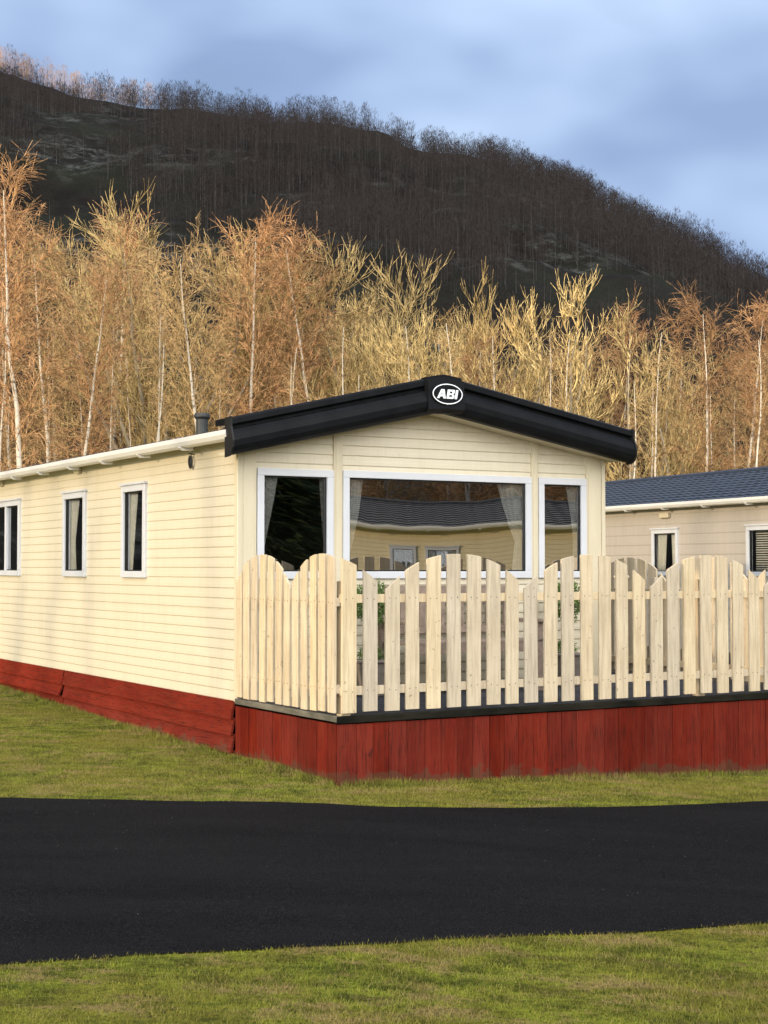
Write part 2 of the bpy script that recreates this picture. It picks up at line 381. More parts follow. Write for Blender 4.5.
# road: far and near edges (x, y)
far_e = [(-60, 15.5), (-25, 12.4), (-12, 11.2), (-6, 10.72), (-2.65, 10.56), (-1.26, 10.50), (0, 10.46), (1.5, 10.95), (3.0, 11.75), (5, 13.2), (8, 15.8), (12, 20), (17, 27), (24, 38)]
near_e = [(-60, 8.5), (-25, 6.2), (-12, 5.6), (-6, 5.62), (-1.55, 6.19), (-.97, 6.36), (0, 6.66), (1.0, 7.08), (1.91, 7.52), (4.4, 9.0), (8, 11.8), (13.5, 17), (19.5, 25), (27.5, 36)]
fx_, fy_ = np.array(far_e).T; nx_, ny_ = np.array(near_e).T
xs = np.unique(np.concatenate([np.linspace(-60, -6, 30), np.linspace(-6, 6, 260), np.linspace(6, 22, 40)]))
def far_y(x): return np.interp(x, fx_, fy_) + .035 * fbm(x * 2.2, x * 0 + 3, 4, 5) + .02 * fbm(x * 9, x * 0 + 3, 3, 8)
def near_y(x): return np.interp(x, nx_, ny_) + .06 * fbm(x * 1.8, x * 0 + 8, 4, 6) + .03 * fbm(x * 8, x * 0 + 8, 3, 4)
us = np.linspace(0, 1, 28); VV = []
for x in xs:
    a, b = near_y(x), far_y(x)
    for u in us:
        y = a + (b - a) * u; VV.append((x, y, float(gz(x, y)) + .006))
rd = link(bpy.data.objects.new('road', np_mesh('road', VV, grid_faces(len(xs), len(us)), [M['asphalt']], True))); tag(rd, kind='structure')

# grass blades: countless, one object each side of the road
def blades(name, pts, hmin, hmax, wid, lean=.6):
    n = len(pts); x, y = pts[:, 0], pts[:, 1]; z = gz(x, y)
    hh = rng.uniform(hmin, hmax, n) * (0.65 + .9 * vnoise(x * 2.5, y * 2.5, 21)); a = rng.uniform(0, 2 * math.pi, n); w = wid * rng.uniform(.6, 1.4, n)
    lx = rng.normal(0, lean, n) * hh; ly = rng.normal(0, lean, n) * hh
    A = np.stack([x - np.cos(a) * w, y - np.sin(a) * w, z - .004], 1); B = np.stack([x + np.cos(a) * w, y + np.sin(a) * w, z - .004], 1)
    T = np.stack([x + lx, y + ly, z + hh], 1)
    V = np.stack([A, B, T], 1).reshape(-1, 3); F = np.arange(3 * n).reshape(-1, 3)
    o = link(bpy.data.objects.new(name, np_mesh(name, V, F, [M['blade']], rnd=rng.random(n)))); return o
def scatter(n, x0, x1, y0, y1, ok):
    x = rng.uniform(x0, x1, n); y = rng.uniform(y0, y1, n); m = ok(x, y); return np.stack([x[m], y[m]], 1)
p = np.concatenate([scatter(330000, -2.6, 2.9, 4.3, 8.0, lambda x, y: (y < near_y(x) + rng.uniform(-.03, .025, len(x))) & (np.abs(x) < .30 * y + .15)),
                    scatter(12000, -2.6, 2.9, 4.3, 8.4, lambda x, y: np.abs(y - near_y(x)) < .05)])
tag(blades('grass', p, .005, .017, .0019), 'short mossy grass on the near verge of the road', 'grass', kind='stuff')
Cx, Cy = -1.245, 12.925; ANG = R(30.2); FX = np.array([math.cos(ANG), math.sin(ANG)]); SX = np.array([-math.sin(ANG), math.cos(ANG)])
def outside(x, y):
    dx, dy = x - Cx, y - Cy; w = dx * FX[0] + dy * FX[1]; s = dx * SX[0] + dy * SX[1]
    return ~((w > .0) & (w < 4.95) & (s > -1.8))
p = np.concatenate([scatter(420000, -8, 5.5, 10.2, 22, lambda x, y: (y > far_y(x) - rng.uniform(-.03, .025, len(x))) & outside(x, y) & (np.abs(x) < .29 * y + .2)),
                    scatter(260000, -3.6, 4.8, 10.2, 14, lambda x, y: (y > far_y(x)) & outside(x, y) & (np.abs(x) < .29 * y + .2)),
                    scatter(30000, -4, 4.5, 10.2, 14, lambda x, y: np.abs(y - far_y(x)) < .035)])
tag(blades('grass', p, .006, .020, .0026), 'short lawn grass around the cream caravan and deck', 'grass', kind='stuff')

def skirt_line(n):
    t = rng.uniform(0, 1, n); m = rng.integers(0, 3, n); o = rng.normal(.035, .03, n)
    w = np.where(m == 0, 4.9 * t, np.where(m == 1, -o, -.06 - o)); s_ = np.where(m == 0, -1.83 - np.abs(o), np.where(m == 1, -1.8 + 1.8 * t, 8 * t))
    return np.stack([Cx + FX[0] * w + SX[0] * s_, Cy + FX[1] * w + SX[1] * s_], 1)
tag(blades('grass', skirt_line(16000), .02, .055, .0026, .35), 'longer uncut grass along the foot of the red skirting', 'grass', kind='stuff')

# ------------------------------------------------------------------ static caravans
def wall(mb, to3, u0, u1, z0, zt, roof, holes, course, depth, seams=()):
    """lapped cladding as strips; roof(z) gives the u-range left under the gable"""
    zs = {z0, zt}; z = z0
    while z < zt: zs.add(round(z, 5)); [zs.add(round(min(z + course * q, zt), 5)) for q in (.12, .46, .56)]; z += course
    for h_ in holes: zs.add(h_[2]); zs.add(h_[3])
    zs = sorted(q for q in zs if z0 <= q <= zt)
    def off(z, top):
        t = ((z - z0) / course) % 1.0
        if top and t < 1e-4: t = 1.0
        if not top and t > 1 - 1e-4: t = 0.0
        return depth * float(np.interp(t, (0, .12, .46, .56, 1), (0, 1, .74, .52, 0)))
    for a, b in zip(zs, zs[1:]):
        if b - a < 1e-5: continue
        hs = sorted((h_[0], h_[1]) for h_ in holes if h_[2] < (a + b) / 2 < h_[3])
        (al, ar), (bl, br) = roof(a), roof(b)
        cur = [max(u0, al), max(u0, bl)]
        for ha, hb in hs + [(None, None)]:
            if ha is None: e = [min(u1, ar), min(u1, br)]
            else: e = [ha, ha]
            if max(e[0] - cur[0], e[1] - cur[1]) > 1e-4:
                mb.poly([to3(cur[0], a, off(a, 0)), to3(e[0], a, off(a, 0)), to3(e[1], b, off(b, 1)), to3(cur[1], b, off(b, 1))])
            if ha is not None: cur = [hb, hb]

def window(parent, side, u0, u1, z0, z1, mullions=(), curtains=(), bow=0.0, blind=False, head=True):
    """side 'front': plane y=0 facing -y, 'left': plane x=0 facing -x"""
    def T(u, d, z): return (u, d, z) if side == 'front' else (d, u, z)
    def bx(mb, a, b, d0, d1, c, e):
        p = T(a, d0, c); q = T(b, d1, e); mb.box(min(p[0], q[0]), max(p[0], q[0]), min(p[1], q[1]), max(p[1], q[1]), c, e)
    t = .052; o = .012
    f = MB()
    bx(f, u0 - o, u1 + o, -.034, .03, z0 - o, z0 + t); bx(f, u0 - o, u1 + o, -.034, .03, z1 - t, z1 + o)
    bx(f, u0 - o, u0 + t, -.034, .03, z0 + t, z1 - t); bx(f, u1 - t, u1 + o, -.034, .03, z0 + t, z1 - t)
    for m in mullions: bx(f, m - .03, m + .03, -.028, .03, z0 + t, z1 - t)
    fr = f.build('window', M['white'], parent, bevel=.004)
    g = MB()       # inner rubber-edged sash line
    ga = .012
    bx(g, u0 + t, u1 - t, -.012, .024, z0 + t, z0 + t + ga); bx(g, u0 + t, u1 - t, -.012, .024, z1 - t - ga, z1 - t)
    bx(g, u0 + t, u0 + t + ga, -.012, .024, z0 + t + ga, z1 - t - ga); bx(g, u1 - t - ga, u1 - t, -.012, .024, z0 + t + ga, z1 - t - ga)
    g.build('gasket', M['fascia_cap'], fr)
    if head:
        s = MB(); bx(s, u0 - .03, u1 + .03, -.05, .0, z1 + o + .002, z1 + o + .024); s.build('drip_cap', M['white'], fr)
    nx, nz = 24, 14; V = []
    for i in range(nx):
        for j in range(nz):
            uu = i / (nx - 1); ww = j / (nz - 1); u = u0 + t + (u1 - u0 - 2 * t) * uu; z = z0 + t + (z1 - z0 - 2 * t) * ww
            d = .004 - bow * (2 * uu - 1) ** 2 * (ww - .5); V.append(T(u, d, z))
    FF = grid_faces(nx, nz)
    if side == 'left': FF = FF[:, ::-1]
    link(bpy.data.objects.new('pane', np_mesh('pane', V, FF, [M['glass' if side == 'front' else 'glass_side']], True)), fr)
    for (edge, prof) in curtains:      # edge: u at the frame, prof: list (z, width) from top; negative width goes the other way
        zz = np.array([q[0] for q in prof][::-1]); ww = np.array([q[1] for q in prof][::-1]); nu, nv = 30, 26; V = []
        for i in range(nu):
            for j in range(nv):
                z = zz[0] + (zz[-1] - zz[0]) * j / (nv - 1); wdt = np.interp(z, zz, ww); q = i / (nu - 1)
                V.append(T(edge + wdt * q, .052 + .014 * math.sin(q * 31 + math.sin(z * 3) * .8) * (1.2 - .4 * q), z))
        c = link(bpy.data.objects.new('curtain', np_mesh('curtain', V, grid_faces(nu, nv), [M['fabric']], True)), fr)
    if blind:
        b = MB(); z = z0 + t
        while z < z1 - t: bx(b, u0 + t, u1 - t, .10, .115, z, z + .018); z += .034
        b.build('blind', M['fabric'], fr)
    return fr

def gable_z(W_, zl, zr, za, ax):
    return lambda x: zl + (za - zl) * x / ax if x <= ax else zr + (za - zr) * (W_ - x) / (W_ - ax)

def caravan(name, label, loc, rz, W_=3.92, LEN=10.7, z0=.464, eave=2.70, apex=3.20, clad='cream', tile='rooftile2', left_holes=(), front_holes=(), pilasters=(), course=.0886, base='planks', roof_over=.20, seams=(1.24, 2.48)):
    t = empty(name, loc, rz); tag(t, label, 'static caravan')
    ax = W_ / 2; sl_ = (apex - eave) / ax
    top = lambda x: eave + sl_ * min(x, W_ - x)
    mb = MB(); rl = lambda z: (0, W_) if z <= eave else ((z - eave) / sl_, W_ - (z - eave) / sl_)
    wall(mb, lambda u, z, d: (u, -d, z), 0, W_, z0, apex - .001, rl, front_holes, course, .009)
    mb.build('front_wall', M[clad], t)
    mb = MB(); full = lambda z: (0, LEN)
    zsplit = [z0] + [s for s in seams if z0 < s < eave] + [eave]
    for a, b in zip(zsplit, zsplit[1:]):
        n = max(1, round((b - a) / course))
        hs = [(h_[0], h_[1], max(h_[2], a), min(h_[3], b)) for h_ in left_holes if h_[3] > a and h_[2] < b]
        wall(mb, lambda u, z, d: (-d, u, z), 0, LEN, a + (.004 if a != z0 else 0), b, full, hs, (b - a) / n, .0058)
    for s_ in zsplit[1:-1]: mb.box(-.002, .002, 0, LEN, s_ - .002, s_ + .004)
    mb.build('side_wall', M[clad], t)
    mb = MB(); mb.box(W_ - .02, W_, .02, LEN, z0, eave)
    mb.build('far_wall', M[clad], t)
    mb = MB(); mb.hexa([(0, LEN - .02, z0), (W_ - .02, LEN - .02, z0), (W_ - .02, LEN, z0), (0, LEN, z0)], [(0, LEN - .02, eave), (W_ - .02, LEN - .02, eave), (W_ - .02, LEN, eave), (0, LEN, eave)])
    mb.hexa([(0, LEN - .02, eave), (W_, LEN - .02, eave), (W_, LEN, eave), (0, LEN, eave)], [(ax - .01, LEN - .02, apex), (ax + .01, LEN - .02, apex), (ax + .01, LEN, apex), (ax - .01, LEN, apex)])
    mb.build('rear_wall', M[clad], t)
    # dark rooms behind the glass: lining, floor, ceiling
    mb = MB(); d = .075
    hz = sorted(front_holes); 
    wall(mb, lambda u, z, dd: (u, d, z), .04, W_ - .04, z0 + .05, eave - .05, lambda z: (0, W_), front_holes, 9, 0)
    wall(mb, lambda u, z, dd: (d, u, z), d, LEN - .1, z0 + .05, eave - .05, lambda z: (0, LEN), left_holes, 9, 0)
    mb.box(.04, W_ - .04, .02, LEN - .05, z0 + .0, z0 + .06); mb.box(.04, W_ - .04, .02, LEN - .05, eave - .06, eave - .03)
    mb.box(W_ - .10, W_ - .06, .04, LEN - .05, z0 + .06, eave - .06)
    mb.box(.04, W_ - .1, 5.4, 5.44, z0 + .06, eave - .06); mb.box(.08, W_ - .1, 3.5, 3.54, z0 + .06, eave - .06)
    mb.build('room_lining', M['interior'], t)
    # corner and intermediate pilasters
    if pilasters:
        for a, b in pilasters:
            mb = MB(); mb.box(a, b, -.024, .0, z0 + .002, min(top(a), top(b)) - .01)
            e = min(.02, (b - a) * .2)
            mb.box(a + e, b - e, -.030, -.024, z0 + .004, min(top(a), top(b)) - .02)
            mb.build('pilaster', M['cream_trim'], t, bevel=.004)
    mb = MB(); mb.box(-.017, .03, -.030, .035, z0 - .004, eave + .02); mb.build('corner_trim', M['cream_trim'], t, bevel=.006)
    mb = MB(); mb.box(W_ - .03, W_ + .015, -.030, .035, z0 - .004, eave + .02); mb.build('corner_trim', M['cream_trim'], t, bevel=.006)
    # roof: stepped pressed tiles on both slopes
    ro = roof_over; y0 = -.22; tw = .20; rows = 11; mb = MB()
    ny = int((LEN - y0) / tw)
    for sgn in (0, 1):
        for r in range(rows):
            xa = -ro + (ax + ro) * r / rows; xb = -ro + (ax + ro) * (r + 1) / rows
            za = eave + .055 + sl_ * xa; zb = eave + .055 + sl_ * xb
            st = .022
            for c in range(ny):
                ya = y0 + c * tw; yb = ya + tw
                if tile == 'rooftile2' and name != 'static_caravan': pass
                ym = ya + tw * .5
                def P(x, y, z): return (x if not sgn else W_ - x, y, z)
                q = [P(xa, ya, za + st - .006), P(xa, ym, za + st + .010), P(xb, ym, zb + .010), P(xb, ya, zb - .006)]
                mb.poly(q if not sgn else q[::-1])
                q = [P(xa, ym, za + st + .010), P(xa, yb, za + st - .006), P(xb, yb, zb - .006), P(xb, ym, zb + .010)]
                mb.poly(q if not sgn else q[::-1])
                for (u, v, d1, d2) in ((ya, ym, -.006, .010), (ym, yb, .010, -.006)):
                    q = [P(xa, u, za - .02), P(xa, v, za - .02), P(xa, v, za + st + d2), P(xa, u, za + st + d1)]
                    mb.poly(q if not sgn else q[::-1])
    rf = mb.build('roof', M[tile], t)
    mb = MB(); mb.tube([(ax, y0, apex + .062), (ax, y0 + ny * tw, apex + .062)], .055, 10); mb.build('ridge', M[tile], rf)
    # underside of the eave and gutter
    mb = MB(); mb.box(-ro + .03, -.012, -.25, LEN, eave - .012, eave + .0)
    mb.build('soffit', M['gutter'], t)
    mb = MB(); gxo = -ro - .03; zt_ = eave + .055 - sl_ * ro + .015; hgt = .085
    prof = [(0, 0), (.0, -hgt * .45), (.018, -hgt * .85), (.045, -hgt), (.085, -hgt), (.11, -hgt * .8), (.115, 0), (.105, 0), (.100, -hgt * .7), (.08, -hgt * .88), (.045, -hgt * .88), (.022, -hgt * .75), (.01, -hgt * .4), (.01, 0)]
    mb.prism(prof, lambda p: (gxo + p[0], -.24, zt_ + p[1]), lambda p: (gxo + p[0], LEN, zt_ + p[1]))
    gu = mb.build('gutter', M['gutter'], t)
    y = .75
    while y < LEN:
        mb = MB(); mb.prism([(.017, -hgt * .9), (.045, -hgt - .004), (.09, -hgt - .004), (.14, -hgt * .75), (.14, -hgt - .02), (.04, -hgt - .022), (.012, -hgt * .97)],
                 lambda p: (gxo + p[0], y, zt_ + p[1]), lambda p: (gxo + p[0], y + .05, zt_ + p[1])); y += 1.03
        mb.build('gutter_bracket', M['gutter'], gu)
    return t

LH = [(2.09, 2.72, 1.515, 2.405), (3.84, 4.56, 1.515, 2.405), (6.2, 7.55, 1.515, 2.405)]
FH = [(.185, .90, 1.515, 2.445), (1.02, 3.035, 1.515, 2.450), (3.145, 3.69, 1.515, 2.450)]
PIL = [(.025, .165), (.916, 1.004), (3.052, 3.128), (3.706, 3.885)]
main = caravan('static_caravan', 'cream static caravan with black gable fascia and a white picket deck in front', (Cx, Cy, 0), ANG, eave=2.72, apex=3.12, left_holes=LH, front_holes=FH, pilasters=PIL)
window(main, 'front', *FH[0], curtains=[(.24, [(2.41, .17), (2.2, .13), (1.95, .07), (1.7, .02)]), (.89, [(2.41, -.08), (2.2, -.07), (1.9, -.05), (1.7, -.035)])], head=False)
window(main, 'front', *FH[1], curtains=[(1.07, [(2.41, .19), (2.1, .14), (1.85, .08), (1.72, .04), (1.53, .06)]), (3.03, [(2.41, -.33), (2.2, -.27), (1.98, -.19), (1.85, -.13), (1.53, -.17)])], bow=.0035, head=False)
window(main, 'front', *FH[2], curtains=[(3.685, [(2.41, -.18), (2.1, -.12), (1.85, -.09), (1.53, -.10)])], bow=.001, head=False)
window(main, 'left', *LH[0], curtains=[(2.71, [(2.36, -.24), (1.56, -.13)]), (2.14, [(2.36, .13), (1.56, .06)])])
window(main, 'left', *LH[1], curtains=[(4.55, [(2.36, -.32), (1.9, -.22), (1.56, -.26)])])
window(main, 'left', *LH[2], mullions=(6.78,), curtains=[(6.25, [(2.36, .12), (1.56, .09)])])
# gable fascia: a bulging profile swept down both slopes, mitred at the apex
prof = [(.30, 0), (-.02, 0), (-.045, -.012), (-.045, -.058), (-.005, -.066), (-.0, -.088), (-.045, -.100), (-.078, -.135), (-.092, -.180), (-.086, -.225), (-.062, -.262), (-.02, -.285), (.03, -.292), (.05, -.28), (.05, -.06), (.30, -.05)]
AXF = 1.87; zL, zA, zR = 2.85, 3.33, 2.935; YF = -.27
for nm, xe, ze in (('fascia', -.20, zL), ('fascia', 4.04, zR)):
    mb = MB(); sc_ = 1.1
    mb.prism(prof, lambda p: (xe, YF + p[0], ze + p[1] * sc_), lambda p: (AXF, YF + p[0], zA + p[1] * sc_ * 1.05))
    fo = mb.build(nm, M['fascia'], main, smooth=False, bevel=.006)
    mb = MB(); s_ = -1 if xe < 0 else 1
    pr2 = [(p[0] - .008 if p[0] < .1 else p[0] - .1, p[1] * 1.04 + .006) for p in prof if not (-.01 < p[0] < .06 and p[1] > -.1 and p[1] < -.05)]
    pr2 = [(.06, .006), (-.055, .006), (-.055, -.07), (-.088, -.135), (-.102, -.18), (-.096, -.23), (-.068, -.27), (-.02, -.295), (.06, -.30)]
    mb.prism(pr2, lambda p: (xe, YF + p[0], ze + p[1] * 1.1), lambda p: (xe + s_ * .018, YF + p[0], ze + p[1] * 1.1 - .004))
    mb.build('end_cap', M['fascia_cap'], fo)
# sloping soffit boards between fascia and wall
mb = MB()
for xe, ze in ((-.17, zL), (4.01, zR)):
    a = [(xe, -.22, ze - .30), (AXF, -.22, zA - .33), (AXF, .0, zA - .33), (xe, .0, ze - .30)]
    b = [(p[0], p[1], p[2] + .02) for p in a]; mb.hexa(a, b)
mb.build('soffit', M['cream_trim'], main)
# roof edge closing above the gable wall
mb = MB(); mb.poly([(0, -.003, 2.60), (3.92, -.003, 2.60), (3.92, -.003, 2.74), (AXF, -.003, 3.2), (0, -.003, 2.70)])
# apex cover plate with oval badge
mb = MB(); hw = .19
def zt(x): return zL + (zA - zL) * (x + .2) / (AXF + .2) if x < AXF else zR + (zA - zR) * (4.04 - x) / (4.04 - AXF)
xs_ = [AXF - hw, AXF - hw * .3, AXF, AXF + hw * .3, AXF + hw]
tops = [zt(xs_[0]) + .012, zt(xs_[1]) + .008, zt(AXF) + .002, zt(xs_[3]) + .008, zt(xs_[4]) + .012]
bots = [zt(xs_[0]) - .31, zt(xs_[1]) - .335, zt(AXF) - .345, zt(xs_[3]) - .335, zt(xs_[4]) - .31]
lay = [(-.062, 0.0), (-.062, .072), (-.100, .10), (-.112, .9), (-.05, 1.0)]
V_ = []
n_l = len(lay)
for i, x in enumerate(xs_):
    for d, f in lay:
        V_.append((x, YF + d, tops[i] + (bots[i] - tops[i]) * (f if f in (0, 1) else f)))
for i in range(len(xs_) - 1):
    for j in range(n_l - 1):
        a = i * n_l + j; mb.poly([V_[a], V_[a + 1], V_[a + n_l + 1], V_[a + n_l]])
for i in (0, len(xs_) - 1):
    pts = [V_[i * n_l + j] for j in range(n_l)]; mb.poly(pts + [(xs_[i], YF + .02, bots[i]), (xs_[i], YF + .02, tops[i])])
mb.poly([V_[i * n_l] for i in range(len(xs_))] + [(x, YF + .02, tt) for x, tt in list(zip(xs_, tops))[::-1]])
mb.poly([V_[i * n_l + n_l - 1] for i in range(len(xs_))][::-1] + [(x, YF + .02, tt) for x, tt in zip(xs_, bots)])
plate = mb.build('apex_cover', M['fascia'], main)
BX, BZ, BY = AXF + .0, zA - .180, YF - .122
bm_ = MB(); n = 48
disc = [(BX + .165 * math.cos(2 * math.pi * i / n), BZ + .098 * math.sin(2 * math.pi * i / n)) for i in range(n)]
bm_.prism(disc[::-1], lambda p: (p[0], BY, p[1]), lambda p: (p[0], YF - .08, p[1]))
badge = bm_.build('badge', M['fascia'], plate)
bm_ = MB()
for i in range(n):
    a, b = 2 * math.pi * i / n, 2 * math.pi * (i + 1) / n
    def E_(r, a, y): return (BX + (.158 - r) * math.cos(a), y, BZ + (.092 - r) * math.sin(a))
    bm_.hexa([E_(0, a, BY - .004), E_(0, b, BY - .004), E_(0, b, BY), E_(0, a, BY)], [E_(.0085, a, BY - .004), E_(.0085, b, BY - .004), E_(.0085, b, BY), E_(.0085, a, BY)])
# lettering as solid shapes (u right, v up), slanted and heavy
GLY = {'A': (1.12, [[(0, 0), (.30, 0), (.60, 1), (.36, 1)], [(.36, 1), (.48, .62), (.72, 1)], [(.82, 0), (1.12, 0), (.76, 1), (.44, .90)], [(.26, .2), (.86, .2), (.80, .40), (.33, .40)]]),
       'B': (.98, [[(0, 0), (.30, 0), (.30, 1), (0, 1)], [(.30, .80), (.72, .80), (.84, 1), (.30, 1)], [(.30, .41), (.74, .41), (.74, .59), (.30, .59)], [(.30, 0), (.86, 0), (.74, .2), (.30, .2)],
                   [(.66, .59), (.80, .52), (.93, .66), (.93, .90), (.84, 1), (.66, .80)], [(.68, .2), (.86, 0), (.98, .12), (.98, .38), (.80, .50), (.68, .41)]]),
       'I': (.30, [[(0, 0), (.30, 0), (.30, 1), (0, 1)]])}
lm = MB(); hgt_l = .082; cur_u = -.5 * (1.12 + .98 + .30 + .20) * hgt_l * .98
for ch in 'ABI':
    wch, polys = GLY[ch]
    for k_, pl in enumerate(polys):
        pp = [(BX + cur_u + hgt_l * .98 * u + .20 * hgt_l * (v - .5), BZ + hgt_l * (v - .5)) for u, v in pl]
        lm.prism(pp[::-1], lambda p: (p[0], BY - .004 - .0004 * k_, p[1]), lambda p: (p[0], BY, p[1]))
    cur_u += (wch + .10) * hgt_l * .98
lm.build('lettering', M['letter'], plate)
ring = bm_.build('badge_ring', M['letter'], plate)
# flue on the roof
mb = MB(); mb.tube([(.95, 2.97, 2.88), (.95, 2.97, 3.16)], .062, 16); fl = mb.build('flue', M['flue'], main)
mb = MB(); mb.tube([(.95, 2.97, 3.16), (.95, 2.97, 3.185), (.95, 2.97, 3.20), (.95, 2.97, 3.225)], [.062, .085, .085, .075], 16); mb.build('flue_cap', M['flue'], fl)
# small cream vents under the gutter, cable loop on a hook
for y in (4.07, 6.99):
    mb = MB(); mb.prism([(0, 0), (-.03, 0), (-.055, .035), (-.055, .06), (0, .075)], lambda p: (p[0] - .008, y - .07, 2.615 + p[1]), lambda p: (p[0] - .008, y + .07, 2.615 + p[1])); mb.build('vent', M['cream_trim'], main, bevel=.004)
mb = MB()
for rr, dz in ((.052, 0), (.045, .004), (.055, -.006), (.048, .002)):
    pts = [(-.03 - .006 * rr * 100 % .01, .95 + rr * .55 * math.cos(a), 2.56 + dz + rr * math.sin(a)) for a in np.linspace(0, 2 * math.pi, 20)]
    mb.tube(pts, .007, 6, False)
mb.tube([(-.03, .94, 2.61), (-.035, .90, 2.66), (-.02, .82, 2.70)], .004, 6); mb.tube([(0, .93, 2.625), (-.06, .93, 2.63)], .006, 6)
mb.build('cable_loop', M['blackrubber'], main)
# skirting of horizontal red planks along the caravan side
sk = []
for (ya, yb, sag, n0) in ((.02, 4.47, 0, 0), (4.50, 10.7, .02, 1)):
    mb = MB(); zt_ = .468
    for i, hgt in enumerate((.150, .150, .160, .16)):
        mb.rnd(); top_ = zt_ - i * .138; a, b = ya, yb
        lean = .042
        tl = -.035 if (i == 1 and n0 == 1) else 0
        mb.hexa([(-.012 - lean + (tl if 1 else 0), a, top_ - hgt + sag * (i == 1)), (-.012 - lean, b, top_ - hgt), (-.012 - lean + .022, b, top_ - hgt), (-.012 - lean + .022 + tl, a, top_ - hgt + sag * (i == 1))],
                [(-.020 + tl * .3, a, top_), (-.020, b, top_), (-.002, b, top_), (-.002 + tl * .3, a, top_)])
    mb.build('skirting', M['red_h'], main)
mb = MB(); mb.box(.01, 3.9, .02, .04, -.45, .462); mb.build('underside_panel', M['fascia_cap'], main)

# second caravan, to the right behind
angB = math.atan2(.415, .91)
fB = (math.cos(angB), math.sin(angB)); sB = (-math.sin(angB), math.cos(angB))
OBx, OBy = 5.45 - sB[0] * 3.2 + fB[0] * .2, 21.11 - sB[1] * 3.2 + fB[1] * .2
def shB(s): return s + 3.62
LB = [(shB(2.16), shB(2.84), 1.60, 2.30), (shB(-.75), shB(.46), 1.60, 2.30)]
cB = caravan('static_caravan', 'taupe static caravan with blue tiled roof standing behind the right end of the picket fence', (OBx, OBy, -.11), angB, LEN=11.5, clad='taupe', tile='rooftile', left_holes=LB, eave=2.70, apex=3.24, course=.155, seams=())
window(cB, 'left', *LB[0], curtains=[(LB[0][1] - .05, [(2.26, -.26), (1.64, -.22)]), (LB[0][0] + .05, [(2.26, .2), (1.64, .16)])])
window(cB, 'left', *LB[1], mullions=(), blind=True)
mb = MB(); yv = shB(2.48); mb.box(-.06, -.008, yv - .12, yv + .12, 2.49, 2.57); mb.build('vent', M['cream_trim'], cB, bevel=.01)
mb = MB()
for i in range(26):
    mb.rnd(); mb.box(-.03, -.008, i * .445 + .01, (i + 1) * .445, -.25, .455)
mb.build('skirting', M['brick'], cB)
mb = MB(); mb.box(.9, 1.25, shB(-.3), shB(.35), 3.0, 3.16); mb.build('roof_vent', M['flue'], cB, bevel=.01)

# third caravan, across the road out of frame: seen mirrored in the big windows
cR_loc = (13.9, 4.7, -.34); angR = math.atan2(-.493, .869)
LR = [(1.0, 1.55, 1.45, 2.35), (1.75, 2.4, 1.45, 2.35), (5.2, 6.2, 1.45, 2.35)]
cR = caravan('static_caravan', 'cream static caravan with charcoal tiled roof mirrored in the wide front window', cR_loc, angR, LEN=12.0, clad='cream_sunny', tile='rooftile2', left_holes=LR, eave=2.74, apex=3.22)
for q in LR: window(cR, 'left', *q, curtains=[(q[0] + .05, [(2.32, q[1] - q[0] - .1), (1.48, q[1] - q[0] - .1)])])
mb = MB(); mb.box(-.03, -.008, .02, 12, -.25, .46); mb.build('skirting', M['brick'], cR)

# ------------------------------------------------------------------ deck
DX0, DX1, DY0, DY1 = .0, 4.87, -1.795, 5.5
deck = empty('timber_deck', (Cx, Cy, 0), ANG); tag(deck, 'raised timber deck with red boarded skirt, carrying the picket fence', 'deck')
mb = MB(); y = DY0 + .02
while y < -.04:
    mb.rnd(); mb.box(DX0 + .02, DX1 - .02, y, y + .118, .462, .488); y += .124
while y < DY1:
    mb.rnd(); mb.box(3.96, DX1 - .02, y, y + .118, .462, .488); y += .124
mb.build('deck_floor', M['deckboard'], deck)
mb = MB(); x = DX0 - .012
while x < DX1:
    mb.rnd(); w = random.choice((.138, .145, .15, .16)); bot = -.42
    mb.box(x, min(x + w - .004, DX1), DY0 - .016 - random.random() * .006, DY0 + .004, bot, .43 + random.random() * .004); x += w
mb.build('skirting', M['red_v'], deck)
mb = MB(); y = DY0 - .012
while y < -.02:
    mb.rnd(); w = random.choice((.138, .145, .15, .16))
    mb.box(DX0 - .016 - random.random() * .006, DX0 + .004, y + .006, min(y + w, -.01), -.12, .43 + random.random() * .004); y += w
mb.build('skirting', M['red_v'], deck)
mb = MB(); mb.box(DX1 - .004, DX1 + .016, DY0, DY1, -.42, .43); mb.build('skirting', M['red_v'], deck)
mb = MB(); mb.box(DX0 - .030, DX1 + .03, DY0 - .034, DY0 + .016, .440, .494); mb.build('edge_board', M['trim_dark'], deck, bevel=.004)
mb = MB(); mb.box(DX0 - .032, DX0 + .016, DY0 - .032, -.02, .450, .496); mb.build('edge_board', M['trim_grey'], deck, bevel=.004)

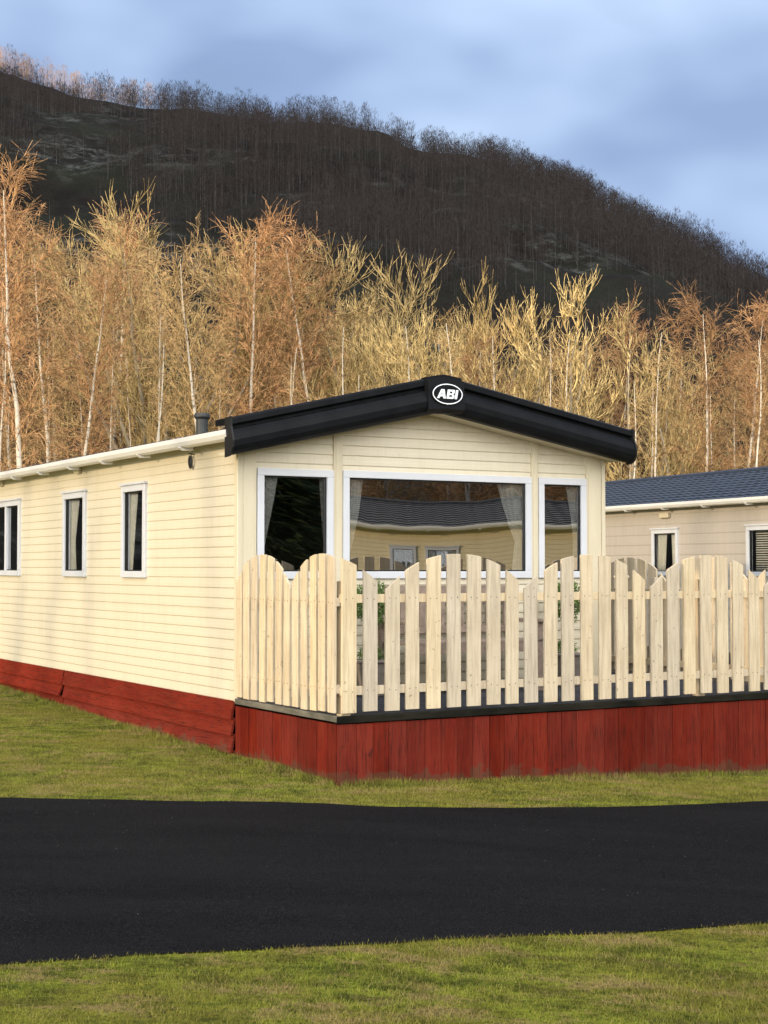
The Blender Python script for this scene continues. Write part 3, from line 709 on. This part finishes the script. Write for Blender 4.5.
# ------------------------------------------------------------------ picket fences
def arch(k):          # k: picket position counted from a valley, seven pickets to an arch
    u = ((k) % 7.0) - 3.5
    return 1.708 - .275 * (abs(u) / 3.5) ** 2.3
def fence(label, horiz, pos, start, n, pitch, wid, phase, z_bot, rails, out, posts, seed):
    """horiz: 'x' runs along local x at y=pos; 'y' runs along local y at x=pos; out = side the pickets sit on"""
    rn = random.Random(seed)
    t = empty('picket_fence', (Cx, Cy, 0), ANG); tag(t, label, 'fence')
    def T(u, d, z): return (u, pos + out * d, z) if horiz == 'x' else (pos + out * d, u, z)
    for i in range(n):
        u = start + i * pitch + rn.uniform(-.005, .005); w = wid * rn.uniform(.96, 1.03); zb = z_bot + rn.uniform(-.006, .006)
        tilt = rn.uniform(-.007, .007); c = u + w / 2
        mb = MB(); tops_ = []
        for q in (0, .25, .5, .75, 1): tops_.append((u + w * q + tilt, arch(i + q * wid / pitch * .98 + phase)))
        ring_ = [(u, zb), (u + w, zb)] + tops_[::-1]
        b = [T(a, .0, z) for a, z in ring_]; f_ = [T(a, .021, z) for a, z in ring_]
        o0 = T(c, 0, z_bot)
        L0 = lambda p: (p[0] - o0[0], p[1] - o0[1], p[2] - o0[2])
        mb.prism(list(range(len(ring_))), lambda k: L0(b[k]), lambda k: L0(f_[k]))
        pk = mb.build('picket', M['picket'], t, bevel=.0025, loc=o0)
        nb_ = MB()
        for zr_ in rails:
            for du in (-.028, .028):
                p = L0(T(c + du, .020, zr_ + .032 + rn.uniform(-.006, .006))); q = L0(T(c + du, .0225, zr_ + .032))
                q = (q[0], q[1], p[2]) if horiz == 'x' else (q[0], q[1], p[2])
                nb_.tube([p, q], .0042, 6)
        if out == -1: nb_.build('nail_heads', M['flue'], pk)
    end = start + n * pitch
    for z in rails:
        mb = MB(); p = T(start, -.042, z); q = T(end - .03, -.001, z + .065)
        mb.box(min(p[0], q[0]), max(p[0], q[0]), min(p[1], q[1]), max(p[1], q[1]), p[2], q[2]); mb.build('rail', M['picket'], t, bevel=.003)
    for u in posts:
        mb = MB(); p = T(u, -.125, .489); q = T(u + .075, -.0425, 1.50)
        mb.box(min(p[0], q[0]), max(p[0], q[0]), min(p[1], q[1]), max(p[1], q[1]), p[2], q[2]); mb.build('post', M['picket'], t, bevel=.004)
    return t
fence('cream scalloped picket fence along the front edge of the deck', 'x', DY0 - .008, .02, 26, .1855, .124, 5.0 - .02, .515, (.645, 1.335), -1, (3.565, 4.76), 3)
fence('short sunlit picket fence on the left edge of the deck, beside the caravan side wall', 'y', DX0 - .008, -1.785, 12, .1492, .106, .06 + 2.0, .512, (.66, 1.31), -1, (-1.78, -.2), 5)
fence('shaded picket fence behind the front one, running back along the right deck edge', 'y', DX1 + .0, -1.74, 38, .172, .128, 3.0, .52, (.60, 1.32), 1, (-1.6, .2, 2.0, 3.8), 9)
pt = empty('fence_post', (Cx, Cy, 0), ANG); tag(pt, 'lone timber post standing on the deck beside the right front corner of the cream caravan', 'post')
mb = MB(); mb.box(3.965, 4.055, -.22, -.13, .489, 1.50); mb.build('post', M['picket'], pt, bevel=.004)
mb = MB(); mb.box(3.955, 4.065, -.23, -.12, 1.50, 1.525); mb.build('post_cap', M['picket'], pt, bevel=.006)

# ------------------------------------------------------------------ things on the deck
def topiary(label, x, y, seed):
    rn = random.Random(seed); p0 = Vector((Cx, Cy, 0)) + Vector((FX[0], FX[1], 0)) * x + Vector((SX[0], SX[1], 0)) * y
    t = empty('topiary_plant', (p0.x, p0.y, .489), ANG); tag(t, label, 'potted plant')
    mb = MB(); a, b = .095, .135
    mb.hexa([(-a, -a, 0), (a, -a, 0), (a, a, 0), (-a, a, 0)], [(-b, -b, .29), (b, -b, .29), (b, b, .29), (-b, b, .29)]); mb.build('pot', M['pot'], t, bevel=.01)
    mb = MB(); mb.box(-b - .012, b + .012, -b - .012, b + .012, .29, .315); mb.build('pot_rim', M['pot'], t, bevel=.008)
    mb = MB(); mb.tube([(0, 0, .28), (.008, 0, .45), (-.004, .005, .62), (0, 0, .8)], .012, 8); mb.build('stem', M['stem'], t)
    mb = MB()
    for (cz_, rr, rz, n) in ((.80, .165, .185, 2100), (.36, .10, .07, 500)):
        for i in range(n):
            v = Vector((rn.gauss(0, 1), rn.gauss(0, 1), rn.gauss(0, 1))).normalized(); k = rn.uniform(.55, 1.05) * (1 + .13 * math.sin(v.x * 5 + v.z * 7))
            c = Vector((v.x * rr * k, v.y * rr * k, cz_ + v.z * rz * k)); d = (v + Vector((rn.gauss(0, .6), rn.gauss(0, .6), rn.gauss(0, .6)))).normalized()
            e = d.cross(Vector((rn.gauss(0, 1), rn.gauss(0, 1), rn.gauss(0, 1)))).normalized() * .008
            mb.poly([c - e, c + d * .014 - e * .2, c + d * .036, c + e])
    mb.build('foliage', M['bush'], t)
topiary('ball topiary in a grey pot under the left end of the wide window', 1.12, -.32, 1)
topiary('ball topiary in a grey pot under the narrow right front window', 3.23, -.30, 2)
def bench():
    t = empty('garden_bench', (Cx + FX[0] * 2.05 - SX[0] * .32, Cy + FX[1] * 2.05 - SX[1] * .32, .489), ANG)
    tag(t, 'weathered slatted wooden garden bench against the caravan front, seen through the pickets', 'bench')
    hw = .68
    for x in (-hw, hw):
        mb = MB(); mb.box(x - .03, x + .03, -.28, -.22, 0, .62); mb.build('leg', M['bench'], t, bevel=.004)
        mb = MB(); mb.hexa([(x - .03, .18, 0), (x + .03, .18, 0), (x + .03, .24, 0), (x - .03, .24, 0)], [(x - .03, .22, .93), (x + .03, .22, .93), (x + .03, .27, .93), (x - .03, .27, .93)]); mb.build('leg', M['bench'], t, bevel=.004)
        mb = MB(); mb.box(x - .035, x + .035, -.32, .20, .621, .65); mb.build('armrest', M['bench'], t, bevel=.006)
    mb = MB()
    for i in range(4): mb.rnd(); mb.box(-hw - .03, hw + .03, -.28 + i * .118, -.28 + i * .118 + .10, .44, .465)
    mb.box(-hw + .03, hw - .03, -.28, -.25, .36, .438); mb.build('seat', M['bench'], t, bevel=.003)
    mb = MB(); mb.box(-hw + .03, hw - .03, .21, .24, .86, .95); mb.box(-hw + .03, hw - .03, .195, .225, .52, .58)
    for i in range(13):
        x = -hw + .07 + i * .102; mb.box(x, x + .06, .20, .222, .58, .86)
    mb.build('backrest', M['bench'], t, bevel=.003)
bench()

# ------------------------------------------------------------------ trees
class Segs:
    def __init__(s): s.a = []; s.b = []; s.ra = []; s.rb = []
    def path(s, pts, r0, r1):
        n = len(pts) - 1
        for i in range(n):
            s.a.append(pts[i]); s.b.append(pts[i + 1]); s.ra.append(r0 + (r1 - r0) * i / n); s.rb.append(r0 + (r1 - r0) * (i + 1) / n)
    def mesh(s, name, mat, sides=3, rnd=None):
        A = np.array(s.a); B = np.array(s.b); ra = np.array(s.ra)[:, None]; rb = np.array(s.rb)[:, None]
        D = B - A; D /= np.maximum(np.linalg.norm(D, axis=1, keepdims=True), 1e-6)
        up = np.where(np.abs(D[:, 2:3]) < .9, np.array([[0, 0, 1.]]), np.array([[1., 0, 0]]))
        P = np.cross(D, up); P /= np.linalg.norm(P, axis=1, keepdims=True); Q = np.cross(D, P)
        V = []
        for c, r in ((A, ra), (B, rb)):
            for k in range(sides):
                th = 2 * math.pi * k / sides; V.append(c + r * (P * math.cos(th) + Q * math.sin(th)))
        V = np.stack(V, 1).reshape(-1, 3); n = len(A); base = np.arange(n)[:, None] * 2 * sides
        F = np.concatenate([base + np.array([[k, (k + 1) % sides, sides + (k + 1) % sides, sides + k]]) for k in range(sides)], 0)
        return np_mesh(name, V, F, [mat], sides > 4)
def grow(rn, p, d, Ln, n, grav=0.0, jit=.12, curl=None):
    p = np.array(p, float); d = np.array(d, float); d /= np.linalg.norm(d); pts = [p.copy()]; st = Ln / n
    for i in range(n):
        d = d + np.array([rn.normal(0, jit), rn.normal(0, jit), rn.normal(0, jit) * .7 + grav]); d /= np.linalg.norm(d)
        p = p + d * st; pts.append(p.copy())
    return pts
def at(pts, t):
    t = t * (len(pts) - 1); i = min(int(t), len(pts) - 2); f = t - i; return pts[i] * (1 - f) + pts[i + 1] * f, pts[i + 1] - pts[i]
def side_dir(rn, d, ang):
    d = d / np.linalg.norm(d); r = rn.normal(size=3); r -= d * (r @ d); r /= np.linalg.norm(r)
    return d * math.cos(ang) + r * math.sin(ang)
def birch(seed, H=10.0, nb=56, spread=1.0, lean=0.0, low=.34, tr=.095):
    rn = np.random.default_rng(seed); T = Segs(); C = Segs()
    tp = [np.array([0, 0, -.4])] + grow(rn, (0, 0, 0), (lean, lean * .3, 1), H, 16, .05, .035); sc = H / max(tp[-1][2], .1)
    tp = [q * np.array([1, 1, sc]) for q in tp]
    T.path(tp, tr, .012)
    for i in range(nb):
        t = low + (1 - low) * ((i + rn.random()) / nb) ** .9; t = min(t, .985); o, d = at(tp, t)
        az = rn.uniform(0, 2 * math.pi); el = rn.uniform(.7, 1.2)
        prof_ = math.sin(math.pi * min(1, max(.04, (1.03 - t) / (1.0 - low * .7))) ** .85) ** .7
        Ln = (.30 + 1.5 * prof_) * spread * rn.uniform(.6, 1.15)
        bp = grow(rn, o, (math.cos(az) * math.cos(el), math.sin(az) * math.cos(el), math.sin(el)), Ln, 7, -.03, .10)
        C.path(bp, .006 + .009 * Ln * (1 - t) + .003, .0045)
        ns = int(4 + 5 * Ln)
        for j in range(ns):
            tt = rn.uniform(.2, 1); o2, d2 = at(bp, tt); L2 = rn.uniform(.25, .65) * (.6 + .4 * spread)
            sp = grow(rn, o2, side_dir(rn, d2, rn.uniform(.4, .9)), L2, 3, -.06, .16); C.path(sp, .0080, .0055)
            for q in range(3):
                o3, d3 = at(sp, rn.uniform(.25, 1)); C.path(grow(rn, o3, side_dir(rn, d3, rn.uniform(.3, .8)), rn.uniform(.22, .55), 2, -.22, .15), .0064, .0040)
    return T, C
def broom(seed, H=9.0, stems=5, thick=1.0, curly=0.0, wide=1.0, shoots=4):
    rn = np.random.default_rng(seed); T = Segs(); C = Segs()
    base = H * rn.uniform(.18, .28); tp = [np.array([0, 0, -.4])] + grow(rn, (0, 0, 0), (0, 0, 1), base, 4, .02, .05); T.path(tp, .13, .105)
    top = tp[-1]
    for s_ in range(stems):
        az = 2 * math.pi * (s_ + rn.uniform(-.3, .3)) / stems; el = rn.uniform(.85, 1.25); k = .45 * wide
        sp = grow(rn, top - np.array([0, 0, rn.uniform(0, base * .5)]), (math.cos(az) * k, math.sin(az) * k, 1), (H - base) * rn.uniform(.66, .92), 9, .015, .09 + curly * .03); T.path(sp, .065, .007)
        for b in range(15):
            tt = rn.uniform(.12, .98); o, d = at(sp, tt); L1 = (.9 + 1.5 * (1 - tt)) * rn.uniform(.6, 1.1) * wide
            bp = grow(rn, o, side_dir(rn, d, rn.uniform(.5, .95)), L1, 6, .10, .15); C.path(bp, (.020 if curly else .0125) * thick, .0055 * thick)
            for j in range(5 + int(2 * L1)):
                o2, d2 = at(bp, rn.uniform(.15, 1)); L2 = rn.uniform(.3, .8)
                b2 = grow(rn, o2, side_dir(rn, d2, rn.uniform(.4, .9)), L2, 4, .16 + curly * .1, .16 + curly * .12); C.path(b2, .0082 * thick, .0055 * thick)
                for q in range(shoots if not curly else 3):
                    o3, d3 = at(b2, rn.uniform(.3, 1)); C.path(grow(rn, o3, side_dir(rn, d3, rn.uniform(.2, .7)), rn.uniform(.2, .5), 2, .22 + curly * .2, .12 + curly * .15), .0064 * thick, .0038 * thick)
    return T, C
def pole(seed, H=9):
    rn = np.random.default_rng(seed); T = Segs(); C = Segs()
    tp = [np.array([0, 0, -.4])] + grow(rn, (0, 0, 0), (rn.normal(0, .05), 0, 1), H, 12, .04, .035); T.path(tp, .06, .01)
    for i in range(34):
        t = rn.uniform(.3, .98); o, d = at(tp, t); bp = grow(rn, o, side_dir(rn, d, rn.uniform(.4, .8)), rn.uniform(.3, 1.2) * (1.25 - t), 5, .03, .12); C.path(bp, .009, .004)
        for j in range(9):
            o2, d2 = at(bp, rn.uniform(.2, 1)); C.path(grow(rn, o2, side_dir(rn, d2, .6), rn.uniform(.2, .5), 2, 0, .15), .0048, .0035)
    return T, C
def proto(fn, bark, twig, **k):
    T, C = fn(**k); 
    cm_ = C.mesh('crown', M[twig], 3); zz = np.zeros(len(cm_.vertices) * 3); cm_.vertices.foreach_get('co', zz)
    return (T.mesh('trunk', M[bark], 7), cm_, float(np.percentile(zz[2::3], 99.96)))      # true height of the tree
PROTO = {
    'birch': [proto(birch, 'birch_bark', 'twig_russet', seed=s, H=10.0, spread=sp) for s, sp in ((1, .95), (2, .8), (3, 1.1), (4, .9))],
    'tan': [proto(birch, 'birch_bark', 'twig_tan', seed=s, H=9.5, spread=sp, nb=56, low=.28) for s, sp in ((11, 1.15), (12, 1.0), (13, 1.3))],
    'gold': [proto(broom, 'grey_bark', 'twig_gold', seed=s, H=9.0, stems=st, wide=w_) for s, st, w_ in ((21, 6, 1.0), (22, 5, .85), (23, 7, 1.25))],
    'ash': [proto(broom, 'grey_bark', 'twig_gold', seed=s, H=9.0, stems=4, wide=1.1, thick=1.3, curly=1.0) for s in (31, 32)],
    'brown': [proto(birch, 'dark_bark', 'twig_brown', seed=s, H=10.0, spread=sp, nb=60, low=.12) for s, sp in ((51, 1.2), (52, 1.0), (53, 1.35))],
    'pole': [proto(pole, 'birch_bark', 'twig_tan', seed=s, H=9.0) for s in (41, 42, 43)],
}
LOOK = {'birch': ('silver_birch', 'russet-twigged silver birch'), 'tan': ('silver_birch', 'tan-twigged birch with spreading crown'), 'gold': ('bare_tree', 'bushy golden-twigged bare tree'),
        'brown': ('bare_tree', ''), 'ash': ('ash_tree', 'bare ash with thick upcurved golden branches'), 'pole': ('birch_pole', 'thin straight pale birch stem')}
cnt = {}
def tree(kind, x, y, H, label, group=None, wide=1.0, rz=None):
    i = cnt.get(kind, 0); cnt[kind] = i + 1; tm, cm, h0 = PROTO[kind][i % len(PROTO[kind])]
    t = empty(LOOK[kind][0], (x, y, float(G(x, y))), (i * 2.4) % 6.283 if rz is None else rz)
    k = H / h0; t.scale = (k * wide, k * wide, k); tag(t, label, 'tree', group)
    link(bpy.data.objects.new('trunk', tm), t); link(bpy.data.objects.new('crown', cm), t)
    return t
# the trees one can tell apart, left to right: kind, x, y, height, width, label
KEY = [
 ('birch', -8.10, 34, 10.95, 1.0, 'tallest silver birch, pale trunk at the left edge of the photo'),
 ('birch', -10.57, 41, 11.80, 0.9, 'silver birch right at the left edge, half out of the picture'),
 ('birch', -10.86, 46, 11.98, 1.0, 'russet birch directly behind the tallest silver birch'),
 ('tan', -8.40, 38, 10.67, 0.8, 'slim tan birch just right of the tallest silver birch'),
 ('birch', -7.29, 36, 8.94, 0.9, 'small russet birch with a pale stem above the left end of the gutter'),
 ('tan', -9.74, 46, 11.38, 0.9, 'tan birch half hidden behind the small russet birch'),
 ('birch', -11.42, 62, 16.32, 1.0, 'distant russet birch against the dark hill, left one of the pair'),
 ('birch', -10.57, 64, 16.97, 0.9, 'distant russet birch against the dark hill, right one of the pair'),
 ('tan', -8.34, 48, 11.80, 1.0, 'low tan birch below the distant pair of russet birches'),
 ('gold', -6.56, 43, 11.56, 1.0, 'broad golden bare tree, left half of the big yellow crown'),
 ('gold', -5.68, 45, 12.14, 1.1, 'broad golden bare tree, right half of the big yellow crown'),
 ('tan', -4.46, 39, 10.48, 0.9, 'pale-stemmed birch standing just behind the dark roof flue'),
 ('birch', -3.99, 41, 11.53, 0.9, 'tall russet birch whose white stem rises right of the flue'),
 ('tan', -4.08, 47, 11.99, 1.0, 'tan birch behind the tall russet birch right of the flue'),
 ('tan', -3.30, 44, 10.75, 1.0, 'tan birch in the dip left of the cone-shaped russet birch'),
 ('gold', -2.84, 47, 11.06, 0.9, 'golden bare tree in the dip left of the cone-shaped russet birch'),
 ('birch', -1.63, 42, 11.22, 1.1, 'cone-shaped russet birch above the left slope of the black fascia'),
 ('gold', -0.97, 46, 10.80, 0.9, 'golden bare tree just right of the cone-shaped russet birch'),
 ('tan', -0.54, 48, 10.54, 1.0, 'tan birch in front of the dark crag, left of the badge'),
 ('gold', 0.09, 45, 10.41, 0.9, 'golden brushy tree above the fascia, left of the badge'),
 ('gold', 0.84, 44, 9.87, 0.8, 'small golden brushy tree just left of the badge'),
 ('gold', 1.66, 42, 9.33, 1.0, 'bright brushy golden tree with upright shoots above the badge'),
 ('tan', 1.42, 49, 10.22, 1.0, 'tan birch behind the brushy golden trees above the badge'),
 ('gold', 2.57, 47, 9.69, 0.8, 'golden brushy tree just right of the badge'),
 ('birch', 2.94, 41, 8.39, 0.85, 'small russet birch in the gap right of the badge'),
 ('tan', 3.99, 46, 8.99, 1.0, 'tan birch filling the gap left of the curly golden ash'),
 ('ash', 4.39, 42, 9.95, 0.85, 'upright golden ash with curling tips above the right fascia slope'),
 ('tan', 5.84, 46, 9.29, 1.0, 'tan birch low between the two curly golden ashes'),
 ('birch', 6.60, 44, 9.90, 0.8, 'russet birch between the two curly golden ashes'),
 ('ash', 7.23, 41, 9.08, 0.95, 'golden ash with long upcurved limbs left of the white-stemmed pair'),
 ('tan', 8.91, 47, 9.21, 1.0, 'tan birch behind the ash with long upcurved limbs'),
 ('gold', 9.73, 48, 9.11, 0.9, 'golden bare tree low behind the white-stemmed pair'),
 ('birch', 8.63, 40, 9.43, 0.9, 'white-stemmed birch above the blue roof, left one of the pair'),
 ('birch', 9.58, 41, 9.54, 0.85, 'white-stemmed birch above the blue roof, right one of the pair'),
 ('birch', 11.37, 45, 10.08, 1.0, 'russet birch at the right edge of the photo'),
 ('tan', 10.41, 43, 8.58, 1.0, 'low tan birch under the right-edge birch'),
]
for kind, x, y, H, wd, lab in KEY: tree(kind, x, y, H, lab, None, wd)
rn = random.Random(5)
# filler rows
def zone(u):
    for lim, w in ((-.20, 'behind the far left end of the gutter'), (-.125, 'behind the gutter, left of the flue'), (-.10, 'directly behind the flue'), (-.03, 'behind the left slope of the fascia'),
                   (.06, 'behind the badge on the gable'), (.165, 'behind the right slope of the fascia'), (.20, 'above the left part of the blue roof')):
        if u < lim: return w
    return 'above the right part of the blue roof'
for i in range(34):
    x = -14.5 + i * .9 + rn.uniform(-.4, .4); y = rn.uniform(45, 58)
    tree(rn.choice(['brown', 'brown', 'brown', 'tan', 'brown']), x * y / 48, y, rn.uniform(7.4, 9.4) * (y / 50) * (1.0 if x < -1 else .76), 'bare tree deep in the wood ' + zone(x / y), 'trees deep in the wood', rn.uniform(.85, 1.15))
for i in range(46):
    x = -10.5 + i * .48 + rn.uniform(-.3, .3); y = rn.uniform(35, 46)
    tree('pole', x, y, rn.uniform(5.5, 8.2), 'thin pale birch stem at the wood edge ' + zone(x / y), 'thin birch stems at the wood edge', rn.uniform(.8, 1.1))
for i in range(26):
    x = -16 + i * 1.3 + rn.uniform(-.5, .5); y = rn.uniform(60, 84)
    tree('brown', x * y / 62, y, rn.uniform(7, 9.5), 'distant russet birch below the hill, ' + zone(x / 62), 'birches at the foot of the hill', rn.uniform(.9, 1.2))
# the wood runs on past both sides of the picture
for i in range(22):
    x = (-13 - i * 1.1) if i < 12 else (13.5 + (i - 12) * 1.3); y = rn.uniform(38, 50)
    tree(rn.choice(['birch', 'tan', 'brown']), x, y, rn.uniform(7.5, 9.5), 'bare tree where the wood runs on past the %s edge of the photo' % ('left' if x < 0 else 'right'), 'trees beyond the picture edges', 1.1)
# bare trees out to the left of the frame; the low sun reaches the side wall through their stems
for x, y, H, lab in ((-19.0, 7.4, 8.5, 'thin birch left of the frame, nearest the caravan side'), (-17.2, 4.6, 7.5, 'short thin birch left of the frame by the road'),
                     (-21.5, 9.6, 9.0, 'thin birch left of the frame, farthest back'), (-23.0, 6.3, 9.0, 'thin birch left of the frame, farthest to the left')):
    tree('pole', x, y, H, lab, None, 1.3)
# undergrowth: a mass of brush
S = Segs(); r2 = np.random.default_rng(99)
for i in range(620):
    y = r2.uniform(36, 60); x = r2.uniform(-.30, .32) * y; hh = r2.uniform(1.2, 3.6) * (1 + .4 * math.sin(x * .9 + y * .3)); z = float(G(x, y))
    for s_ in range(6):
        st = grow(r2, (x + r2.normal(0, .15), y + r2.normal(0, .15), z), (r2.normal(0, .3), r2.normal(0, .3), 1), hh * r2.uniform(.6, 1.1), 5, .0, .12); S.path(st, .012, .005)
        for q in range(11):
            o, d = at(st, r2.uniform(.25, 1)); S.path(grow(r2, o, side_dir(r2, d, r2.uniform(.3, 1.0)), r2.uniform(.25, .7), 2, 0, .2), .006, .004)
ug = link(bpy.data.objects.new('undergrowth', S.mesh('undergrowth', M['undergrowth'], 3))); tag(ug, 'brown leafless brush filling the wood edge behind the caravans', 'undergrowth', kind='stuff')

# trees on the hill: low detail; the larger ones are their own objects, the wood between is one mass
def hill_tree(seed, H=8.0, NB_=40, NS_=10, WS_=.022, TW_=.05):
    rn = np.random.default_rng(seed); V = []; F = []; mi = []
    def tri(a, b, c, m): i = len(V); V.extend([a, b, c]); F.append((i, i + 1, i + 2)); mi.append(m)
    def strip(p, q, w, m):
        p = np.array(p); q = np.array(q); d = q - p; s = np.cross(d, rn.normal(size=3)); s = s / np.linalg.norm(s) * w
        tri(p - s, p + s, q, m)
    x = rn.normal(0, .1)
    for a in (0, 2.1, 4.2):
        tri(np.array([math.cos(a) * .08, math.sin(a) * TW_, -1.0]), np.array([math.cos(a + 2.1) * TW_, math.sin(a + 2.1) * TW_, -1.0]), np.array([x, 0, H]), 0)
    for i in range(NB_ * NS_ // 2):
        t = rn.uniform(0, 1); z = H * (.16 + .84 * t); rad = H * .23 * math.sin(math.pi * (.16 + .80 * t)) ** .8 * math.sqrt(rn.random()); az = rn.uniform(0, 6.28)
        b = np.array([x + math.cos(az) * rad, math.sin(az) * rad, z - .35]); strip(b, b + np.array([math.cos(az) * .3, math.sin(az) * .3, .75]) * rn.uniform(.5, 1.3) + rn.normal(size=3) * .12, WS_, 1)
    return np.array(V), np.array(F), np.array(mi)
HT = [hill_tree(s) for s in range(6)]; HL = [hill_tree(s + 20, 8.0, 20, 9, .045, .028) for s in range(6)]
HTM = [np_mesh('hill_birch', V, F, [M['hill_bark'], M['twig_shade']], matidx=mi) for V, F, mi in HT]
HTM2 = [np_mesh('hill_birch', V, F, [M['hill_bark'], M['twig_russet']], matidx=mi) for V, F, mi in HT]  # crest copy: lighter russet twigs carry the sunlight in their colour
r3 = np.random.default_rng(17)
spots = []
# skyline
for i in range(220):
    px = r3.uniform(-.262, .262) if i < 150 else r3.uniform(-.262, -.165)
    if -.075 < px < -.012 and r3.random() < .8: continue        # bare summit
    if .0 < px < .10 and r3.random() < .55: continue
    if px > -.165 and fbm(np.array(px * 60.), np.array(.5), 3, 5) < -.04: continue
    y = r3.uniform(298, 334) if px < -.1 else r3.uniform(310, 334)
    spots.append((px * y, y, r3.uniform(2.9, 5.8) * (1.1 if px < -.12 else .68), 'sky'))
for i in range(115):
    px = r3.uniform(-.262, .262); y = r3.uniform(150, 300)
    spots.append((px * y, y, r3.uniform(4.5, 6.5), 'slope'))
def hz(u):
    for lim, w in ((-.17, 'above the tall left-edge birches'), (-.11, 'above the big yellow crown'), (-.02, 'by the bald summit above the cone-shaped birch'), (.05, 'straight above the badge'), (.12, 'above the upright golden ash'), (.19, 'above the leaning limbs of the second ash')):
        if u < lim: return w
    return 'above the white-stemmed pair at the right'
for i, (x, y, H, k) in enumerate(spots):
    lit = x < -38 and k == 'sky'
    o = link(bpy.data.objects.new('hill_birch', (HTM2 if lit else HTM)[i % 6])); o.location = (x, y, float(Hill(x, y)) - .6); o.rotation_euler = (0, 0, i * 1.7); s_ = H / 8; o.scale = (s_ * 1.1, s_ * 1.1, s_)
    if lit: tag(o, 'bare russet birch on the sunlit crest, ' + ('above the left-edge silver birch' if x / y < -.225 else 'above the gap right of the left-edge silver birch' if x / y < -.17 else 'above the big yellow crown'), 'tree', 'sunlit crest birches')
    elif k == 'sky': tag(o, 'bare birch on the skyline of the hill, ' + hz(x / y), 'tree', 'skyline birches')
    else: tag(o, 'birch on the shaded face of the hill, ' + hz(x / y), 'tree', 'birches on the hill face')
VV = []; FF = []; MI = []; base = 0
for i in range(13000):
    y = 110 + 216 * r3.random() ** .7; x = r3.uniform(-.285, .285) * y
    if fbm(np.array(x / 22.), np.array(y / 22.), 3, 31) < -.06: continue
    if y > 285 and fbm(np.array(x / 9.), np.array(y / 30.), 3, 77) < -.09: continue
    V, F, mi = HL[i % 6]; s_ = r3.uniform(.36, .78); a = r3.uniform(0, 6.28); c, s2 = math.cos(a), math.sin(a)
    P = np.stack([(V[:, 0] * c - V[:, 1] * s2) * s_ + x, (V[:, 0] * s2 + V[:, 1] * c) * s_ + y, V[:, 2] * s_ + float(Hill(x, y)) - .6], 1)
    VV.append(P); FF.append(F + base); MI.append(mi); base += len(V)
hw_ = link(bpy.data.objects.new('hill_wood', np_mesh('hill_wood', np.concatenate(VV), np.concatenate(FF), [M['hill_bark'], M['twig_shade']], matidx=np.concatenate(MI))))
tag(hw_, 'dark leafless birch wood covering the shaded hillside', 'wood', kind='stuff')

# trees across the road, seen only mirrored in the windows
def conifer(seed, H=8.0, Rr=1.6):
    rn = np.random.default_rng(seed); V = []; F = []
    for i in range(11000):
        t = rn.random() ** .7; z = H * (.06 + .94 * (1 - t)); rad = Rr * t * (.35 + .65 * rn.random()) * (1 + .15 * math.sin(z * 6)); a = rn.uniform(0, 6.28)
        p = np.array([math.cos(a) * rad, math.sin(a) * rad, z]); d = np.array([math.cos(a), math.sin(a), -.35]) * .32 + rn.normal(size=3) * .06; s_ = np.cross(d, rn.normal(size=3)); s_ = s_ / np.linalg.norm(s_) * .022
        k = len(V); V += [p - s_, p + s_, p + d]; F.append((k, k + 1, k + 2))
    return np_mesh('crown', V, F, [M['needle']])
CM = conifer(3); tb = MB(); tb.tube([(0, 0, -.3), (0, 0, 7.0)], [.14, .03], 8); tb_o = tb.build('trunk', M['dark_bark']); TM = tb_o.data; bpy.data.objects.remove(tb_o)
for x, y, H, lab in ((23.5, 8.5, 7.5, 'green conifer mirrored in the right front window'), (17.5, .2, 9, 'dark conifer mirrored in the left front window, nearest one'), (19.8, -1.2, 10, 'dark conifer mirrored in the left front window, middle one'),
                     (22.0, -3.0, 9.5, 'dark conifer mirrored in the left front window, farthest one'), (15.6, -1.0, 8.5, 'dark conifer across the road nearest the camera')):
    t = empty('conifer', (x, y, float(G(x, y)))); tag(t, lab, 'tree'); t.scale = (H / 8 * 1.3, H / 8 * 1.3, H / 8)
    link(bpy.data.objects.new('trunk', TM), t); link(bpy.data.objects.new('crown', CM), t)
for i in range(46):
    a = i / 45; k = i % 3
    x = 20 + 12 * a + k * 3.2 + rn.uniform(-.8, .8); y = -1 + 21 * a - k * 1.9 + rn.uniform(-1, 1)
    tree(rn.choice(['birch', 'tan']), x, y, rn.uniform(7.5, 9), 'bare birch across the road, mirrored above the roof in the wide window', 'birches across the road', 1.5)
